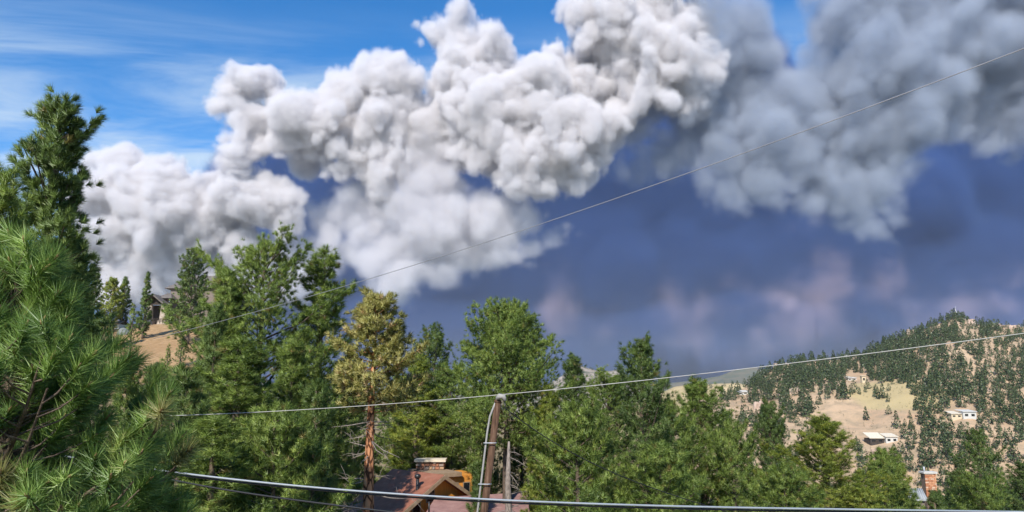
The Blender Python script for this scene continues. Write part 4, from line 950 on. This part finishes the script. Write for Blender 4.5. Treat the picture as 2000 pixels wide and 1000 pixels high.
mountain_house(1456, 771, 'white house low among trees at the left foot of the mountain', [(0, 12, 5, 7, 3, WHITEW, WHITEW, 0), (-8, 7, 4, 6, 2, GREYR2, WHITEW, 1)])
mountain_house(1657, 703, 'white cabin on the crest of the mountain shoulder', [(0, 9, 6, 6, 4, WHITEW, WHITEW, 0)])
# mast on the summit
b = on_mountain(1868, 622); t = thing('radio_mast', b, 'white radio mast on the summit of the mountain', 'mast')
WM = plain('white_mast_paint', (.75, .75, .76), .5); m = MB()
for a in range(3):
    an = a * 2.094; m.tube([(.8 * math.cos(an), .8 * math.sin(an), -1), (.12 * math.cos(an), .12 * math.sin(an), 11)], .14, 5)
m.build('legs', WM, t); m = MB(); m.tube([(0, 0, 9), (0, 0, 14)], .12, 6); m.build('whip', WM, t)
for z in (3, 6, 8.5):
    m = MB(); m.box((0, 0, z), (1.9 - z * .12, .2, .2)); m.build('crossbar', WM, t)
m = MB(); m.box((0, -.5, 7), (1.2, .5, 1.2)); m.build('antenna_panel', WM, t)

# rock outcrops on the crest and slope
ROCK = noisy('pink_grey_rock', [(.3, (.34, .24, .18)), (.6, (.50, .38, .30)), (.8, (.60, .50, .42))], .35, .95, bs=.6, bd=.6)
def outcrop(px, py, w_, h_, seed, label, group=None):
    b = on_mountain(px, py); s = b.y / F; r_ = np.random.default_rng(seed); m = MB(); W, H = w_ * s, h_ * s
    for k in range(7):
        cx = r_.uniform(-.42, .42) * W; sx, sy, sz = W * r_.uniform(.16, .3), W * r_.uniform(.15, .22), H * r_.uniform(.5, 1.0)
        lo = []; hi = []
        for j in range(7):
            a = j * 6.283 / 7; q = r_.uniform(.8, 1.15); lo.append((cx + math.cos(a) * sx * q, math.sin(a) * sy * q, -2.5)); q *= r_.uniform(.5, .85); hi.append((cx + math.cos(a) * sx * q, math.sin(a) * sy * q, sz * r_.uniform(.8, 1.05)))
        m.hull(lo, hi)
    o = m.build('rock_outcrop', ROCK); o.location = b; return tag(o, label, 'rock', group)
outcrop(1530, 714, 34, 8, 1, 'flat pinkish cliff band at the left end of the mountain shoulder')
outcrop(1668, 706, 26, 10, 2, 'pinkish cliff beside the white cabin on the shoulder')
outcrop(1782, 650, 22, 10, 3, 'pale rocks on the wooded left crest below the summit')
outcrop(1850, 648, 30, 8, 4, 'pale rocks just below the summit')
outcrop(1890, 632, 26, 10, 5, 'rounded pink rocks right of the radio mast')
outcrop(1965, 640, 50, 8, 6, 'long pinkish cliff band on the right crest')
outcrop(1555, 765, 34, 9, 7, 'rock ledge on the dry slope under the shoulder')
outcrop(1930, 765, 30, 7, 8, 'bare pale rocks in the woods above the two roofed house')
outcrop(1480, 800, 22, 18, 9, 'tan crag at the left foot of the mountain')
outcrop(1715, 885, 30, 8, 10, 'boulders below the long cream roofed house')

# ------------------------------------------------------------------ roofs among the near pines at lower right
def chimney_house():
    Y = 92; b = at(1822, 985, Y); b.z = ground_z(b.x, Y); t = thing('brick_chimney', b, 'orange brick chimney with white cap among the pines', 'chimney')
    s = Y / F; top = at(1822, 925, Y).z - b.z; hw = 10.5 * s
    br = [noisy('orange_brick_%s' % n_, [(.3, a_), (.7, b_)], 5, .9) for n_, a_, b_ in (('light', (.52, .24, .12), (.62, .32, .18)), ('deep', (.40, .16, .08), (.48, .21, .11)), ('pale', (.58, .38, .25), (.66, .46, .32)))]
    m = MB(); m.box((0, .5, top / 2), (hw * 2 - .1, .9, top)); m.build('shaft', plain('mortar', (.20, .14, .10), .95), t)
    r_ = random.Random(4); z = max(0, top - 2.6)
    while z < top - .05:
        x = -hw
        while x < hw - .05:
            w_ = min(r_.uniform(.28, .5), hw - x); q = MB(); q.box((x + w_ / 2, -.0, z + .09), (w_ - .03, r_.uniform(.09, .13), .16)); q.build('brick', r_.choice(br), t); x += w_
        z += .19
    m = MB(); m.box((0, .45, top + .1), (hw * 2 + .3, 1.2, .2)); m.build('chimney_cap', WHITEW, t)
    m = MB(); m.tube([(-hw + .2, .4, top + .2), (-hw + .2, .4, top + .75)], .1, 8); m.build('flue_pipe', STEEL, t)
chimney_house()
def metal_roof():
    Y = 80; b = at(1790, 1000, Y); b.z = ground_z(b.x, Y); t = thing('outbuilding', b, 'outbuilding with a pale grey metal roof among the pines', 'house')
    L = local(t); A, B, Cc, D = L(1770, 953, 84), L(1801, 955, 84), L(1812, 973, 79), L(1776, 979, 79)
    Cc.z = D.z = (Cc.z + D.z) / 2; A.z = B.z = (A.z + B.z) / 2
    m = MB(); m.hull(*slab(A, B, Cc, D, .12)); r = m.build('roof', GREYR2, t)
    for k in range(8):
        f = (k + .5) / 8; p, q = A.lerp(B, f), D.lerp(Cc, f); m = MB(); m.tube([p + Vector((0, 0, .03)), q + Vector((0, 0, .03))], .035, 4); m.build('roof_seam', GREYR2, r)
    q = [D + Vector((.2, .3, 0)), Cc + Vector((-.2, .3, 0)), B + Vector((-.2, -.3, 0)), A + Vector((.2, -.3, 0))]
    m = MB(); m.hull([Vector((p.x, p.y, 0)) for p in q], [p - Vector((0, 0, .18)) for p in q]); m.build('wall', WALLT, t)
metal_roof()
shed(1983, 948, 120, 26, 16, REDW, REDW, 'red roofed house at the right edge among dark pines', 'house', 5)
shed(1700, 905, 150, 16, 14, GREYR2, WHITEW, 'pale green roofed house behind the sunny yellow green pine', 'house', 6)
shed(1757, 996, 70, 18, 12, CREAMR, DARKW, 'dark shed with a pale roof edge at the bottom right', 'shed', 3)

# ------------------------------------------------------------------ grass on the near slope
rg = np.random.default_rng(9); k = 26000
yy = rg.uniform(14, 70, k); xx = rg.uniform(-.75, .75, k) * (yy + 4)
P = np.stack([xx, yy, [ground_z(a, b) - .02 for a, b in zip(xx, yy)]], 1); D = np.tile([0, 0, 1.0], (k, 1))
V, T, tt = sprays(P, D, 4, .38, .03, .7, .0, rg, rg.beta(2, 2, k))
tag(link(bpy.data.objects.new('dry_grass', np_mesh('dry_grass', V, T, tt, normals=NR[0], mats=(needle_mat('straw_grass', [(0, (.16, .13, .05)), (.5, (.30, .22, .10)), (1, (.40, .31, .16))]),)))), 'dry grass between the pines on the near slope', 'grass', kind='stuff')

# ------------------------------------------------------------------ air
hz = MB(); z0, z1 = -130, 330; hz.box((0, 2800, (z0 + z1) / 2), (14400, 5740, z1 - z0)); h = hz.build('haze', None)
hm = bpy.data.materials.new('air'); hm.use_nodes = True; t = hm.node_tree; t.nodes.clear(); o = t.nodes.new('ShaderNodeOutputMaterial'); p = t.nodes.new('ShaderNodeVolumePrincipled')
p.inputs['Color'].default_value = (.80, .88, .98, 1); p.inputs['Density'].default_value = 4e-5; t.links.new(p.outputs[0], o.inputs['Volume'])
h.data.materials.append(hm); h['kind'] = 'stuff'; h['label'] = 'pale blue haze over the valley'; h['category'] = 'haze'
